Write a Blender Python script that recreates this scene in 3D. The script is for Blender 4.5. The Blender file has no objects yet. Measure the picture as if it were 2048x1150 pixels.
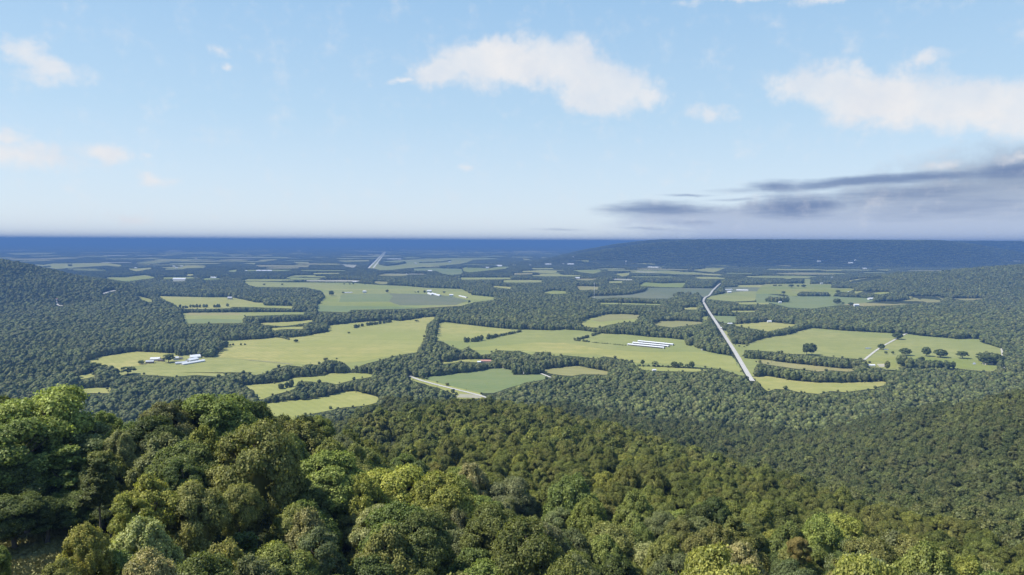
import bpy, bmesh, math, random
import numpy as np
from mathutils import Matrix, Vector
from mathutils.geometry import tessellate_polygon

sc = bpy.context.scene
COL = sc.collection
random.seed(7)
rng = np.random.default_rng(7)

# ------------------------------------------------------------------ camera
CAM = np.array([0.0, 0.0, 280.0])
FPX = 1365.0                       # focal length in pixels of a 2048 wide picture (24 mm)
PITCH = math.atan((575 - 482.0) / FPX)
ROLL = 0.0044
Fw = np.array([0, math.cos(PITCH), -math.sin(PITCH)])
U0 = np.array([0, math.sin(PITCH), math.cos(PITCH)])
X0 = np.array([1.0, 0, 0])
Rt = math.cos(ROLL) * X0 + math.sin(ROLL) * U0
Up = math.cos(ROLL) * U0 - math.sin(ROLL) * X0
cam_d = bpy.data.cameras.new('camera')
cam_d.sensor_width = 36.0
cam_d.lens = 36.0 * FPX / 2048
cam_d.clip_start = 1.0
cam_d.clip_end = 300000.0
cam = bpy.data.objects.new('camera', cam_d)
COL.objects.link(cam)
cam.matrix_world = Matrix((
    (Rt[0], Up[0], -Fw[0], CAM[0]),
    (Rt[1], Up[1], -Fw[1], CAM[1]),
    (Rt[2], Up[2], -Fw[2], CAM[2]),
    (0, 0, 0, 1)))
sc.camera = cam


def ray(u, v):
    d = Fw * FPX + Rt * (u - 1024) - Up * (v - 575)
    return d / np.linalg.norm(d)


def proj(P):
    """world points (n,3) -> pixels of the 2048 x 1150 picture"""
    d = np.asarray(P, float) - CAM
    z = np.maximum(d @ Fw, 1e-3)
    return 1024 + FPX * (d @ Rt) / z, 575 - FPX * (d @ Up) / z


# ------------------------------------------------------------------ sun, exposure
SUN_EL, SUN_AZ = math.radians(51), math.radians(-96)    # azimuth measured from +Y towards +X
sun_d = bpy.data.lights.new('sun', 'SUN')
sun_d.energy = 3.4
sun_d.angle = math.radians(2.5)
sun_d.color = (1.0, 0.95, 0.87)
sun = bpy.data.objects.new('sun', sun_d)
COL.objects.link(sun)
sdir = Vector((math.sin(SUN_AZ) * math.cos(SUN_EL), math.cos(SUN_AZ) * math.cos(SUN_EL), math.sin(SUN_EL)))
sun.rotation_euler = sdir.to_track_quat('Z', 'Y').to_euler()
sc.view_settings.view_transform = 'Standard'
sc.view_settings.look = 'None'
sc.view_settings.exposure = 1.22
sc.view_settings.gamma = 1.0
sc.view_settings.use_curve_mapping = False
sc.render.engine = 'CYCLES'
cy = sc.cycles
cy.max_bounces = 5
cy.diffuse_bounces = 2
cy.glossy_bounces = 1
cy.transmission_bounces = 2
cy.volume_bounces = 0
cy.transparent_max_bounces = 8
cy.use_adaptive_sampling = True
cy.adaptive_threshold = 0.015
cy.use_denoising = True
cy.sample_clamp_indirect = 4.0


# ------------------------------------------------------------------ node helper
class N:
    def __init__(self, tree):
        self.t = tree
        self.n = tree.nodes
        self.l = tree.links

    def new(self, typ, **kw):
        n = self.n.new(typ)
        for k, v in kw.items():
            setattr(n, k, v)
        return n

    def put(self, sock, v):
        if isinstance(v, bpy.types.NodeSocket):
            self.l.new(v, sock)
        elif v is not None:
            sock.default_value = v

    def m(self, op, a, b=None, c=None, clamp=False):
        n = self.n.new('ShaderNodeMath')
        n.operation = op
        n.use_clamp = clamp
        self.put(n.inputs[0], a)
        self.put(n.inputs[1], b)
        self.put(n.inputs[2], c)
        return n.outputs[0]

    def mix(self, f, a, b, mode='MIX'):
        n = self.n.new('ShaderNodeMix')
        n.data_type = 'RGBA'
        n.blend_type = mode
        self.put(n.inputs[0], f)
        for s, v in ((n.inputs[6], a), (n.inputs[7], b)):
            if isinstance(v, (tuple, list)) and len(v) == 3:
                v = (*v, 1)
            self.put(s, v)
        return n.outputs[2]

    def noise(self, vec, scale, detail=4, rough=0.55, dims='3D', out=0):
        n = self.n.new('ShaderNodeTexNoise')
        n.noise_dimensions = dims
        self.put(n.inputs['Vector'], vec)
        n.inputs['Scale'].default_value = scale
        n.inputs['Detail'].default_value = detail
        n.inputs['Roughness'].default_value = rough
        return n.outputs[out]

    def ss(self, x, lo, hi, a=0.0, b=1.0):
        n = self.n.new('ShaderNodeMapRange')
        n.interpolation_type = 'SMOOTHSTEP'
        self.put(n.inputs[0], x)
        self.put(n.inputs[1], lo)
        self.put(n.inputs[2], hi)
        self.put(n.inputs[3], a)
        self.put(n.inputs[4], b)
        return n.outputs[0]

    def ramp(self, f, stops):
        n = self.n.new('ShaderNodeValToRGB')
        self.put(n.inputs[0], f)
        e = n.color_ramp.elements
        while len(e) < len(stops):
            e.new(0.5)
        for i, (p, c) in enumerate(stops):
            e[i].position = p
            e[i].color = (*c, 1)
        return n.outputs[0]


# ------------------------------------------------------------------ sky
SKY = 0.085
K = 1.0 / SKY / (2 ** 1.22)      # scales a displayed value to the sky's strength
world = bpy.data.worlds.new('World')
sc.world = world
world.use_nodes = True
g = N(world.node_tree)
for n in list(g.n):
    g.n.remove(n)
wout = g.new('ShaderNodeOutputWorld')
bg = g.new('ShaderNodeBackground')
bg.inputs[1].default_value = SKY
g.l.new(bg.outputs[0], wout.inputs[0])
sky = g.new('ShaderNodeTexSky', sky_type='NISHITA')
sky.sun_disc = False
sky.sun_elevation = SUN_EL
sky.sun_rotation = SUN_AZ
sky.altitude = 300
sky.air_density = 1.0
sky.dust_density = 0.6
sky.ozone_density = 2.0
tc = g.new('ShaderNodeTexCoord')
sep = g.new('ShaderNodeSeparateXYZ')
g.l.new(tc.outputs['Generated'], sep.inputs[0])
dx, dy, dz = sep.outputs
az = g.m('ARCTAN2', dx, dy)
el = g.m('ARCSINE', dz)
cmb = g.new('ShaderNodeCombineXYZ')
g.put(cmb.inputs[0], az)
g.put(cmb.inputs[1], el)
AE = cmb.outputs[0]


def ang(u, v):
    d = ray(u, v)
    return math.atan2(d[0], d[1]), math.asin(d[2])


# pulls the coordinates about so that the cloud edges come out ragged
warp = g.noise(AE, 9.0, 6, 0.62, out=1)
vsub = g.new('ShaderNodeVectorMath', operation='SUBTRACT')
g.l.new(warp, vsub.inputs[0])
vsub.inputs[1].default_value = (0.5, 0.5, 0.5)
vscl = g.new('ShaderNodeVectorMath', operation='MULTIPLY')
g.l.new(vsub.outputs[0], vscl.inputs[0])
vscl.inputs[1].default_value = (0.075, 0.05, 0)
vadd = g.new('ShaderNodeVectorMath', operation='ADD')
g.l.new(AE, vadd.inputs[0])
g.l.new(vscl.outputs[0], vadd.inputs[1])
sw = g.new('ShaderNodeSeparateXYZ')
g.l.new(vadd.outputs[0], sw.inputs[0])


def ell(lst, A, E):
    """union of soft ellipses, each (u, v, half width, half height, tilt in degrees, weight): 1 at the middle, 0 at the rim"""
    best = None
    for u, v, hw, hh, th, wt in lst:
        a0, e0 = ang(u, v)
        da, de = g.m('SUBTRACT', A, a0), g.m('SUBTRACT', E, e0)
        c, s = math.cos(math.radians(th)), math.sin(math.radians(th))
        p = g.m('ADD', g.m('MULTIPLY', da, c * FPX / hw), g.m('MULTIPLY', de, s * FPX / hw))
        q = g.m('ADD', g.m('MULTIPLY', da, -s * FPX / hh), g.m('MULTIPLY', de, c * FPX / hh))
        r = g.m('SQRT', g.m('ADD', g.m('MULTIPLY', p, p), g.m('MULTIPLY', q, q)))
        f = g.m('MULTIPLY', g.m('SUBTRACT', 1.0, r), wt)
        best = f if best is None else g.m('MAXIMUM', best, f)
    return best


puffs = [
    (990, 130, 165, 58, 0, 1), (1120, 125, 140, 66, -8, 1), (1200, 165, 140, 72, -14, 1), (880, 140, 85, 36, 12, .9),
    (1180, 205, 90, 32, -12, .9), (1290, 190, 50, 34, -12, .7), (810, 156, 50, 9, 12, .6), (1420, 228, 55, 22, -8, .42),
    (1660, 172, 120, 50, 0, .9), (1770, 192, 160, 72, -8, 1), (1920, 210, 150, 58, -4, 1), (1720, 140, 70, 32, 0, .55),
    (2060, 215, 100, 62, 0, 1), (1855, 104, 38, 15, 0, .6), (1700, 240, 70, 26, 0, .5), (1600, 180, 55, 28, 0, .6),
    (55, 105, 50, 32, -8, .62), (110, 130, 85, 30, -5, .62), (432, 100, 28, 17, 0, .42), (448, 130, 12, 8, 0, .4),
    (40, 305, 120, 32, -6, .66), (210, 302, 72, 24, -3, .6), (10, 272, 40, 18, -8, .5), (318, 360, 50, 14, 0, .45),
    (265, 430, 55, 15, -12, .4), (930, 340, 19, 12, 0, .5), (300, 310, 20, 8, 0, .3), (1480, -4, 130, 10, 0, .5),
    (1640, 0, 60, 16, 0, .6), (115, 342, 16, 7, 0, .3), (2200, 120, 70, 30, 0, .8), (-200, 260, 150, 36, 0, .8),
    (-260, 90, 130, 40, 5, .8), (160, 470, 320, 9, 0, .38), (520, 474, 150, 7, 0, .3), (1890, 330, 60, 12, 8, .3),
    (2050, 312, 70, 12, 10, .35),
]
Aw, Ew = sw.outputs[0], sw.outputs[1]
fld = ell(puffs, Aw, Ew)
detail = g.noise(AE, 26.0, 7, 0.62)
fine = g.m('ADD', g.m('MULTIPLY', g.m('SUBTRACT', detail, 0.5), 1.0), g.m('MULTIPLY', g.m('SUBTRACT', g.noise(AE, 75.0, 5, 0.6), 0.5), 0.35))
# scattered fair weather clouds over the rest of the sky, as the view implies
far_n = g.noise(AE, 2.6, 6, 0.6)
outside = g.ss(g.m('ABSOLUTE', az), 0.74, 0.95)
high = g.ss(el, 0.40, 0.55)
gen = g.m('MULTIPLY', g.m('SUBTRACT', far_n, 0.56), g.m('MULTIPLY', g.m('MAXIMUM', outside, high), 4.0))
fld = g.m('MAXIMUM', fld, gen)
fine = g.m('MULTIPLY', fine, g.ss(fld, -0.35, 0.1))
dens = g.ss(g.m('ADD', fld, fine), -0.02, 0.60)
dens = g.m('MULTIPLY', dens, g.ss(g.noise(AE, 7.0, 4, 0.6), 0.3, 0.65, 0.70, 0.94))
dens = g.m('MULTIPLY', dens, g.ss(el, -0.002, 0.03))
# dark stratus bank on the right, low over the ridge
bank = ell([(2150, 430, 620, 110, 5, 1), (1800, 450, 560, 46, 2, .9), (1500, 430, 300, 34, 3, .8), (2600, 400, 600, 150, 0, 1)], Aw, Ew)
bank_d = g.m('MULTIPLY', g.ss(g.m('ADD', bank, g.m('MULTIPLY', fine, 0.35)), 0.0, 0.42), 0.80)
sb = g.new('ShaderNodeMapping')
sb.inputs['Scale'].default_value = (1.6, 14, 1)
sb.inputs['Rotation'].default_value = (0, 0, math.radians(-4))
g.l.new(AE, sb.inputs[0])
streak_n = g.noise(sb.outputs[0], 5.0, 6, 0.6)
streaks = ell([(1330, 417, 160, 20, 1, 1), (1590, 411, 120, 32, 1, 1), (1560, 372, 85, 15, -3, 1), (1740, 363, 290, 13, 2, 1.1),
               (1370, 390, 60, 4, 0, .6), (1470, 398, 90, 5, 0, .6), (2040, 338, 120, 26, 6, .8), (1800, 388, 260, 26, 3, .6), (1850, 425, 220, 18, 0, .45), (1980, 400, 200, 30, 0, .4),
               (1120, 459, 80, 4, 0, .35), (1290, 458, 90, 5, -3, .4), (1380, 443, 60, 6, 0, .35), (2400, 330, 300, 50, 6, .8)],
              g.m('ADD', az, g.m('MULTIPLY', g.m('SUBTRACT', Aw, az), 0.7)), g.m('ADD', el, g.m('MULTIPLY', g.m('SUBTRACT', Ew, el), 0.25)))
streak_d = g.m('MULTIPLY', g.ss(g.m('ADD', streaks, g.m('MULTIPLY', g.m('SUBTRACT', streak_n, 0.5), 1.1)), -0.05, 0.95), 0.85)
white = g.mix(g.ss(g.noise(AE, 12.0, 5, 0.6), 0.35, 0.7), (.90 * K, .885 * K, .885 * K), (.79 * K, .81 * K, .86 * K))
hz = g.new('ShaderNodeHueSaturation')
hz.inputs['Saturation'].default_value = 0.95
g.l.new(sky.outputs[0], hz.inputs['Color'])
# clear summer air: deep overhead, paling towards the horizon, the same all round
clear = g.ramp(g.m('DIVIDE', el, 1.5708), [(0.0, (.800, .885, .960)), (0.035, (.680, .805, .925)), (0.11, (.500, .700, .885)), (0.21, (.360, .590, .850)), (0.5, (.210, .400, .720)), (1.0, (.130, .290, .600))])
cs = g.new('ShaderNodeVectorMath', operation='SCALE')
g.l.new(clear, cs.inputs[0])
cs.inputs['Scale'].default_value = K
base = g.mix(0.88, hz.outputs[0], cs.outputs[0])
bankc = g.mix(g.ss(el, 0.0, 0.09), (.50 * K, .59 * K, .78 * K), (.30 * K, .36 * K, .475 * K))
c1 = g.mix(bank_d, base, bankc)
c2 = g.mix(streak_d, c1, (.16 * K, .24 * K, .43 * K))
c3 = g.mix(dens, c2, white)
g.l.new(c3, bg.inputs[0])
world.cycles.sampling_method = 'MANUAL'
world.cycles.sample_map_resolution = 512


# ------------------------------------------------------------------ materials
def material(name):
    m = bpy.data.materials.new(name)
    m.use_nodes = True
    k = N(m.node_tree)
    b = k.n['Principled BSDF']
    b.inputs['Specular IOR Level'].default_value = 0.25
    b.inputs['Roughness'].default_value = 0.85
    return m, k, b


def plain(name, rgb, rough=0.8, var=0.15, scale=0.4):
    m, k, b = material(name)
    t = k.new('ShaderNodeTexCoord')
    f = k.noise(t.outputs['Object'], scale, 5, 0.6)
    c = k.mix(f, tuple(x * (1 - var) for x in rgb), tuple(min(1, x * (1 + var)) for x in rgb))
    k.l.new(c, b.inputs['Base Color'])
    b.inputs['Roughness'].default_value = rough
    return m


def leaf_material(name, mode, gain=(1.0, 1.0, 1.0)):
    """mode 'object': the tree's own species colour; 'instance': a species colour drawn per tree"""
    m = bpy.data.materials.new(name)
    m.use_nodes = True
    k = N(m.node_tree)
    for n in list(k.n):
        k.n.remove(n)
    o = k.new('ShaderNodeOutputMaterial')
    oi = k.new('ShaderNodeObjectInfo')
    tcn = k.new('ShaderNodeTexCoord')
    if mode == 'object':
        col = oi.outputs['Color']
    else:
        pos = oi.outputs['Location']
        patch = k.noise(pos, 0.004, 3, 0.6)
        patch2 = k.noise(pos, 0.02, 3, 0.6)
        f = k.m('ADD', k.m('MULTIPLY', oi.outputs['Random'], 0.55), k.m('ADD', k.m('MULTIPLY', patch, 0.75), k.m('MULTIPLY', patch2, 0.55)))
        f = k.m('SUBTRACT', f, 0.45)
        col = k.ramp(f, [(0.0, (.040, .056, .018)), (0.3, (.070, .084, .028)), (0.5, (.100, .104, .038)),
                         (0.68, (.092, .110, .038)), (0.84, (.130, .140, .042)), (1.0, (.165, .165, .046))])
    if mode != 'object':
        gm = k.new('ShaderNodeVectorMath', operation='MULTIPLY')
        k.l.new(col, gm.inputs[0])
        gm.inputs[1].default_value = gain
        col = gm.outputs[0]
    nz = k.noise(tcn.outputs['Object'], 0.55, 3, 0.6)
    col = k.mix(k.ss(nz, 0.3, 0.7), k.mix(1.0, col, (.72, .76, .70), 'MULTIPLY'), k.mix(1.0, col, (1.32, 1.25, 1.2), 'MULTIPLY'))
    geo = k.new('ShaderNodeNewGeometry')
    col = k.mix(k.m('POWER', geo.outputs['Random Per Island'], 1.6), k.mix(1.0, col, (.74, .76, .74), 'MULTIPLY'), k.mix(1.0, col, (1.95, 1.9, 1.85), 'MULTIPLY'))
    d = k.new('ShaderNodeBsdfDiffuse')
    t = k.new('ShaderNodeBsdfTranslucent')
    k.l.new(col, d.inputs[0])
    k.l.new(k.mix(1.0, col, (1.15, 1.2, .6), 'MULTIPLY'), t.inputs[0])
    s = k.new('ShaderNodeMixShader')
    s.inputs[0].default_value = 0.42
    k.l.new(d.outputs[0], s.inputs[1])
    k.l.new(t.outputs[0], s.inputs[2])
    gl = k.new('ShaderNodeBsdfGlossy')
    gl.inputs['Roughness'].default_value = 0.5
    gl.inputs['Color'].default_value = (.7, .75, .7, 1)
    s2 = k.new('ShaderNodeMixShader')
    s2.inputs[0].default_value = 0.015
    k.l.new(s.outputs[0], s2.inputs[1])
    k.l.new(gl.outputs[0], s2.inputs[2])
    k.l.new(s2.outputs[0], o.inputs[0])
    return m


LEAF_OBJ = leaf_material('leaves_by_tree', 'object')
LEAF_INS = leaf_material('leaves_by_instance', 'instance', (1.58, 1.54, 1.25))
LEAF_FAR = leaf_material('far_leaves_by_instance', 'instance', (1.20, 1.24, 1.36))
LEAF_HOLLOW_SHADE = leaf_material('shade_tinted_hollow_leaves', 'instance', (1.28, 1.30, 1.42))  # darker, bluer copy of the spur leaves: cloud shade put into the tint
BARK = plain('bark', (.12, .10, .08), 0.9, 0.4, 2.0)


def field_material(name, a, b_, c_, rows=0.0, rot=0.3):
    """pasture or crop: broad patches, fine mottling and, for hay and crops, faint rows"""
    m, k, b = material(name)
    t = k.new('ShaderNodeTexCoord')
    P = t.outputs['Object']
    n1 = k.noise(P, 0.0045, 4, 0.6)
    n2 = k.noise(P, 0.03, 5, 0.65)
    mp = k.new('ShaderNodeMapping')
    mp.inputs['Rotation'].default_value = (0, 0, rot)
    mp.inputs['Scale'].default_value = (0.004, 0.05, 1)
    k.l.new(P, mp.inputs[0])
    n3 = k.noise(mp.outputs[0], 1.0, 3, 0.5)
    c = k.mix(k.ss(n1, 0.42, 0.58), a, b_)
    n0 = k.noise(P, 0.0016, 2, 0.5)
    c = k.mix(k.ss(n0, 0.35, 0.65), k.mix(1.0, c, (.88, .94, .86), 'MULTIPLY'), k.mix(1.0, c, (1.10, 1.04, 1.02), 'MULTIPLY'))
    c = k.mix(k.m('MULTIPLY', k.ss(n2, 0.42, 0.68), 0.7), c, c_)
    c = k.mix(k.m('MULTIPLY', k.ss(n3, 0.40, 0.65), rows), c, c_)
    wv = k.new('ShaderNodeTexWave', wave_type='BANDS', bands_direction='Y')
    wm = k.new('ShaderNodeMapping')
    wm.inputs['Rotation'].default_value = (0, 0, rot + .5)
    k.l.new(P, wm.inputs[0])
    k.l.new(wm.outputs[0], wv.inputs['Vector'])
    wv.inputs['Scale'].default_value = 0.022
    wv.inputs['Distortion'].default_value = 3.0
    wv.inputs['Detail'].default_value = 3
    wv.inputs['Detail Scale'].default_value = .2
    c = k.mix(k.m('MULTIPLY', wv.outputs['Fac'], .55), c, k.mix(1.0, c, (.88, .90, .86), 'MULTIPLY'))
    fine_ = k.noise(P, 0.4, 3, 0.6)
    c = k.mix(fine_, k.mix(1.0, c, (.86, .86, .86), 'MULTIPLY'), k.mix(1.0, c, (1.12, 1.12, 1.12), 'MULTIPLY'))
    k.l.new(c, b.inputs['Base Color'])
    b.inputs['Roughness'].default_value = 0.95
    b.inputs['Specular IOR Level'].default_value = 0.1
    return m


FM = {
    'hay': field_material('hay_meadow', (.270, .268, .088), (.302, .286, .104), (.222, .230, .070), .5, .35),
    'grass': field_material('green_pasture', (.222, .238, .082), (.248, .256, .092), (.188, .205, .066), .4, .15),
    'lime': field_material('fresh_pasture', (.200, .225, .060), (.235, .240, .075), (.165, .190, .052), .3, .1),
    'crop': field_material('green_crop', (.145, .182, .074), (.160, .192, .080), (.175, .200, .082), .5, .05),
    'grey': field_material('bluish_crop', (.138, .152, .088), (.152, .160, .094), (.122, .140, .078), .4, .05),
    'gold': field_material('ripe_stubble', (.250, .225, .098), (.270, .245, .112), (.200, .195, .075), .6, .2),
    'pale': field_material('bare_ground', (.33, .31, .25), (.38, .36, .29), (.24, .24, .17), .3, .1),
}

# ------------------------------------------------------------------ terrain height
CTRL = []      # canopy points read as (u, v, distance); the ground lies a tree height below


def cp(u, v, D, h=17.0):
    p = CAM + ray(u, v) * D
    CTRL.append((p[0], p[1], max(p[2] - h, 0.0)))


for a in [(-150, 1150, 105), (60, 1118, 100, 1), (20, 1090, 112, 3), (100, 785, 150, 27), (250, 850, 150), (300, 1100, 98), (520, 1100, 108),
          (500, 870, 132, 22), (430, 795, 172, 18), (620, 860, 190), (560, 820, 215), (-200, 780, 170, 25), (-400, 900, 150, 20),
          (750, 1120, 108), (750, 975, 160), (700, 905, 225), (720, 855, 350), (690, 822, 520), (770, 790, 820),
          (1000, 1110, 118), (1000, 1000, 170), (1000, 960, 230), (1000, 900, 340), (1000, 860, 450), (1000, 820, 600),
          (900, 800, 690), (1000, 803, 700), (860, 840, 500), (1100, 820, 690),
          (1300, 1110, 125), (1300, 1000, 220), (1300, 940, 330), (1300, 900, 430), (1250, 862, 540), (1150, 835, 640),
          (1550, 1110, 130), (1550, 1030, 235), (1550, 980, 330), (1540, 945, 410), (1400, 905, 480), (1680, 985, 380),
          (1800, 1125, 150), (1800, 1080, 240), (1800, 1030, 330), (1900, 1060, 300), (2040, 1110, 245), (2200, 1150, 240),
          (1600, 960, 650), (1500, 915, 760), (1350, 872, 850), (1800, 1000, 560), (1800, 950, 690), (1800, 880, 880), (1650, 900, 820),
          (1950, 1020, 520), (2000, 950, 590), (2000, 850, 740), (2020, 785, 930), (1850, 800, 1060), (2150, 900, 600),
          (2200, 800, 800), (2300, 740, 1000), (2300, 1000, 500), (1250, 830, 960), (1100, 800, 1040)]:
    cp(*a)
# ground behind the near crest, hidden from the camera, and behind the camera
for r_, az_, z_ in [(300, -38, 130), (300, -30, 125), (280, -22, 115), (330, -15, 120), (450, -38, 60), (450, -25, 40), (480, -19, 30),
                    (700, -35, 5), (700, -25, 0), (900, -35, 0), (900, -20, 0), (900, -10, 0), (950, 0, 0), (1000, 12, 0),
                    (1000, 25, 3), (1100, -38, 0), (1100, 35, 30), (150, 180, 240), (500, 180, 300), (150, -90, 225), (400, -90, 200),
                    (150, 90, 215), (400, 90, 190), (20, 0, 224), (800, -90, 200), (800, 90, 200), (1200, 180, 300), (1200, 140, 300), (1200, -140, 300)]:
    t_ = math.radians(az_)
    CTRL.append((r_ * math.sin(t_), r_ * math.cos(t_), z_))
CT = np.array(CTRL)


def _fit():
    P = CT[:, :2] / 1000
    n = len(P)
    A = np.zeros((n + 3, n + 3))
    d = np.linalg.norm(P[:, None] - P[None], axis=2)
    A[:n, :n] = -np.sqrt(d ** 2 + 0.01 ** 2)
    A[:n, :n] += np.eye(n) * 0.012
    A[:n, n:n + 2] = P
    A[:n, n + 2] = 1
    A[n:, :n] = A[:n, n:].T
    return np.linalg.solve(A, np.concatenate([CT[:, 2], np.zeros(3)]))


CW = _fit()


def sstep(x, a, b):
    t = np.clip((x - a) / (b - a), 0, 1)
    return t * t * (3 - 2 * t)


def vnoise(x, y, s, seed=0):
    """smooth value noise in -1..1"""
    x = np.asarray(x) / s
    y = np.asarray(y) / s
    xi, yi = np.floor(x).astype(np.int64), np.floor(y).astype(np.int64)
    fx, fy = x - xi, y - yi
    fx, fy = fx * fx * (3 - 2 * fx), fy * fy * (3 - 2 * fy)

    def h(i, j):
        n = (i * 374761393 + j * 668265263 + seed * 1442695041) & 0xffffffff
        n = ((n ^ (n >> 13)) * 1274126177) & 0xffffffff
        return ((n ^ (n >> 16)) & 0xffff) / 32767.5 - 1
    return ((h(xi, yi) * (1 - fx) + h(xi + 1, yi) * fx) * (1 - fy) + (h(xi, yi + 1) * (1 - fx) + h(xi + 1, yi + 1) * fx) * fy)


def skyline(pts, Dc, canopy=16):
    """heights of a hill crest at distance Dc so that it stands against the view as read; as (tan azimuth, height)"""
    out = []
    for u, v in pts:
        d = ray(u, v)
        out.append((d[0] / d[1], max(CAM[2] + d[2] / d[1] * Dc - canopy, 0)))
    return np.array(out)


HILLS = []   # (profile, crest distance, front width, back width)
HILLS.append((skyline([(-3000, 470), (-700, 470), (-400, 484), (-200, 500), (-60, 512), (0, 518), (60, 530), (100, 539), (150, 552), (230, 567), (290, 585), (345, 607)], 3200), 3200, 750, 1400))
HILLS.append((skyline([(1650, 588), (1690, 572), (1740, 557), (1800, 549), (1900, 541), (1980, 534), (2048, 529), (2200, 520), (2500, 505), (3000, 500), (6000, 500)], 4200), 4200, 1100, 2200))
HILLS.append((skyline([(1000, 530), (1080, 519), (1160, 505), (1230, 494), (1300, 485), (1345, 480.5), (1395, 477.3), (1500, 476.3), (1600, 476.9), (1750, 477.5),
                       (1880, 479), (1940, 486), (2000, 496), (2048, 504), (2150, 516), (2250, 530)], 8300), 8300, 850, 900))
HILLS.append((skyline([(1080, 522), (1160, 500), (1230, 487), (1275, 481.5), (1300, 479), (1330, 477), (1370, 477), (1420, 477.5), (1480, 482), (1600, 520)], 9800), 9800, 600, 1500))
HILLS.append((skyline([(1600, 517), (1750, 486), (1850, 479.3), (2048, 479.6), (2400, 481), (3000, 480), (6000, 480)], 10200), 10200, 900, 3000))


def height(x, y):
    x = np.atleast_1d(np.asarray(x, float))
    y = np.atleast_1d(np.asarray(y, float))
    r = np.hypot(x, y)
    z = np.zeros_like(x)
    near = r < 1700
    if near.any():
        xn, yn = x[near] / 1000, y[near] / 1000
        P = CT[:, :2] / 1000
        acc = CW[-3] * xn + CW[-2] * yn + CW[-1]
        for i in range(len(P)):
            acc = acc - CW[i] * np.sqrt((xn - P[i, 0]) ** 2 + (yn - P[i, 1]) ** 2 + 0.0001)
        # behind the camera the mountain simply goes on
        rn = r[near]
        ahead = y[near] > 0.9 * np.abs(x[near]) * 0.9
        w = np.where(ahead, 1 - sstep(rn, 1000, 1250), 1.0)
        z[near] = np.maximum(acc, 0) * w
        back = ~ahead
        z[near] = np.where(back, z[near] * (1 - sstep(rn, 1300, 1700)) + 150 * sstep(rn, 1300, 1700), z[near])
    far_back = (~near) & ~(y > 0.81 * np.abs(x))
    z[far_back] = 150 * (1 - sstep(r[far_back], 2500, 5000)) * (y[far_back] < 0.6 * np.abs(x[far_back]))
    yy = np.maximum(y, 1.0)
    tz = x / yy
    for prof, Dc, wf, wb in HILLS:
        hp = np.interp(tz, prof[:, 0], prof[:, 1], left=prof[0, 1] if prof[0, 0] < -.8 else 0, right=prof[-1, 1] if prof[-1, 0] > .8 else 0)
        wob = 1 + 0.10 * vnoise(x, y, Dc * 0.06, 3)
        k = np.where(y < Dc, 1 - sstep((Dc - y) / wob, 0, wf), 1 - sstep(y - Dc, 0, wb))
        hh = hp * k * (y > 500)
        gul = 0.09 * vnoise(x, y * 0.25, Dc * 0.03, 5) * k * (1 - k) * 4
        z = np.maximum(z, hh * (1 + gul))
    return np.minimum(z, 306)


RS = np.geomspace(75, 75000, 2200)


def at(u, v, dz=0.0):
    """the point of the terrain seen at a pixel"""
    d = ray(u, v)
    h = math.hypot(d[0], d[1])
    x, y = d[0] / h * RS, d[1] / h * RS
    zr = CAM[2] + d[2] / h * RS
    zt = height(x, y)
    i = np.argmax(zr <= zt)
    if zr[i] > zt[i]:
        i = len(RS) - 1
    if zt[i] < 0.5 and d[2] < 0:
        t = -CAM[2] / d[2]
        if math.hypot(d[0] * t, d[1] * t) < 78000:
            return np.array([d[0] * t, d[1] * t, dz])
    j = max(i - 1, 0)
    a, b = zr[j] - zt[j], zt[i] - zr[i]
    f = a / (a + b + 1e-9)
    px, py = x[j] * (1 - f) + x[i] * f, y[j] * (1 - f) + y[i] * f
    return np.array([px, py, float(height(px, py)[0]) + dz])


# ------------------------------------------------------------------ mesh helpers
def mesh_np(name, V, F, mat, smooth=False):
    me = bpy.data.meshes.new(name)
    V = np.asarray(V, np.float32)
    F = np.asarray(F, np.int32)
    me.vertices.add(len(V))
    me.vertices.foreach_set('co', V.ravel())
    k = F.shape[1]
    me.loops.add(F.size)
    me.loops.foreach_set('vertex_index', F.ravel())
    me.polygons.add(len(F))
    me.polygons.foreach_set('loop_start', np.arange(0, F.size, k, dtype=np.int32))
    me.polygons.foreach_set('loop_total', np.full(len(F), k, np.int32))
    if smooth:
        me.polygons.foreach_set('use_smooth', np.ones(len(F), bool))
    me.update(calc_edges=True)
    if mat:
        me.materials.append(mat)
    return me


def link(name, data, parent=None, loc=(0, 0, 0), rot=0.0):
    o = bpy.data.objects.new(name, data)
    o.location = loc
    o.rotation_euler = (0, 0, rot)
    if parent is not None:
        o.parent = parent
    COL.objects.link(o)
    return o


def tag(o, label=None, cat=None, group=None, kind=None):
    for k, v in (('label', label), ('category', cat), ('group', group), ('kind', kind)):
        if v:
            o[k] = v
    return o


# ------------------------------------------------------------------ ground
def ground_material():
    m, k, b = material('forest_floor')
    ge = k.new('ShaderNodeNewGeometry')
    P = ge.outputs['Position']
    n1 = k.noise(P, 0.002, 5, 0.65)
    n2 = k.noise(P, 0.02, 5, 0.65)
    c = k.mix(k.ss(n1, 0.35, 0.65), (.040, .052, .024), (.058, .066, .030))
    c = k.mix(k.ss(n2, 0.4, 0.65), c, (.032, .036, .018))
    k.l.new(c, b.inputs['Base Color'])
    b.inputs['Roughness'].default_value = 1.0
    b.inputs['Specular IOR Level'].default_value = 0.0
    return m


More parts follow.
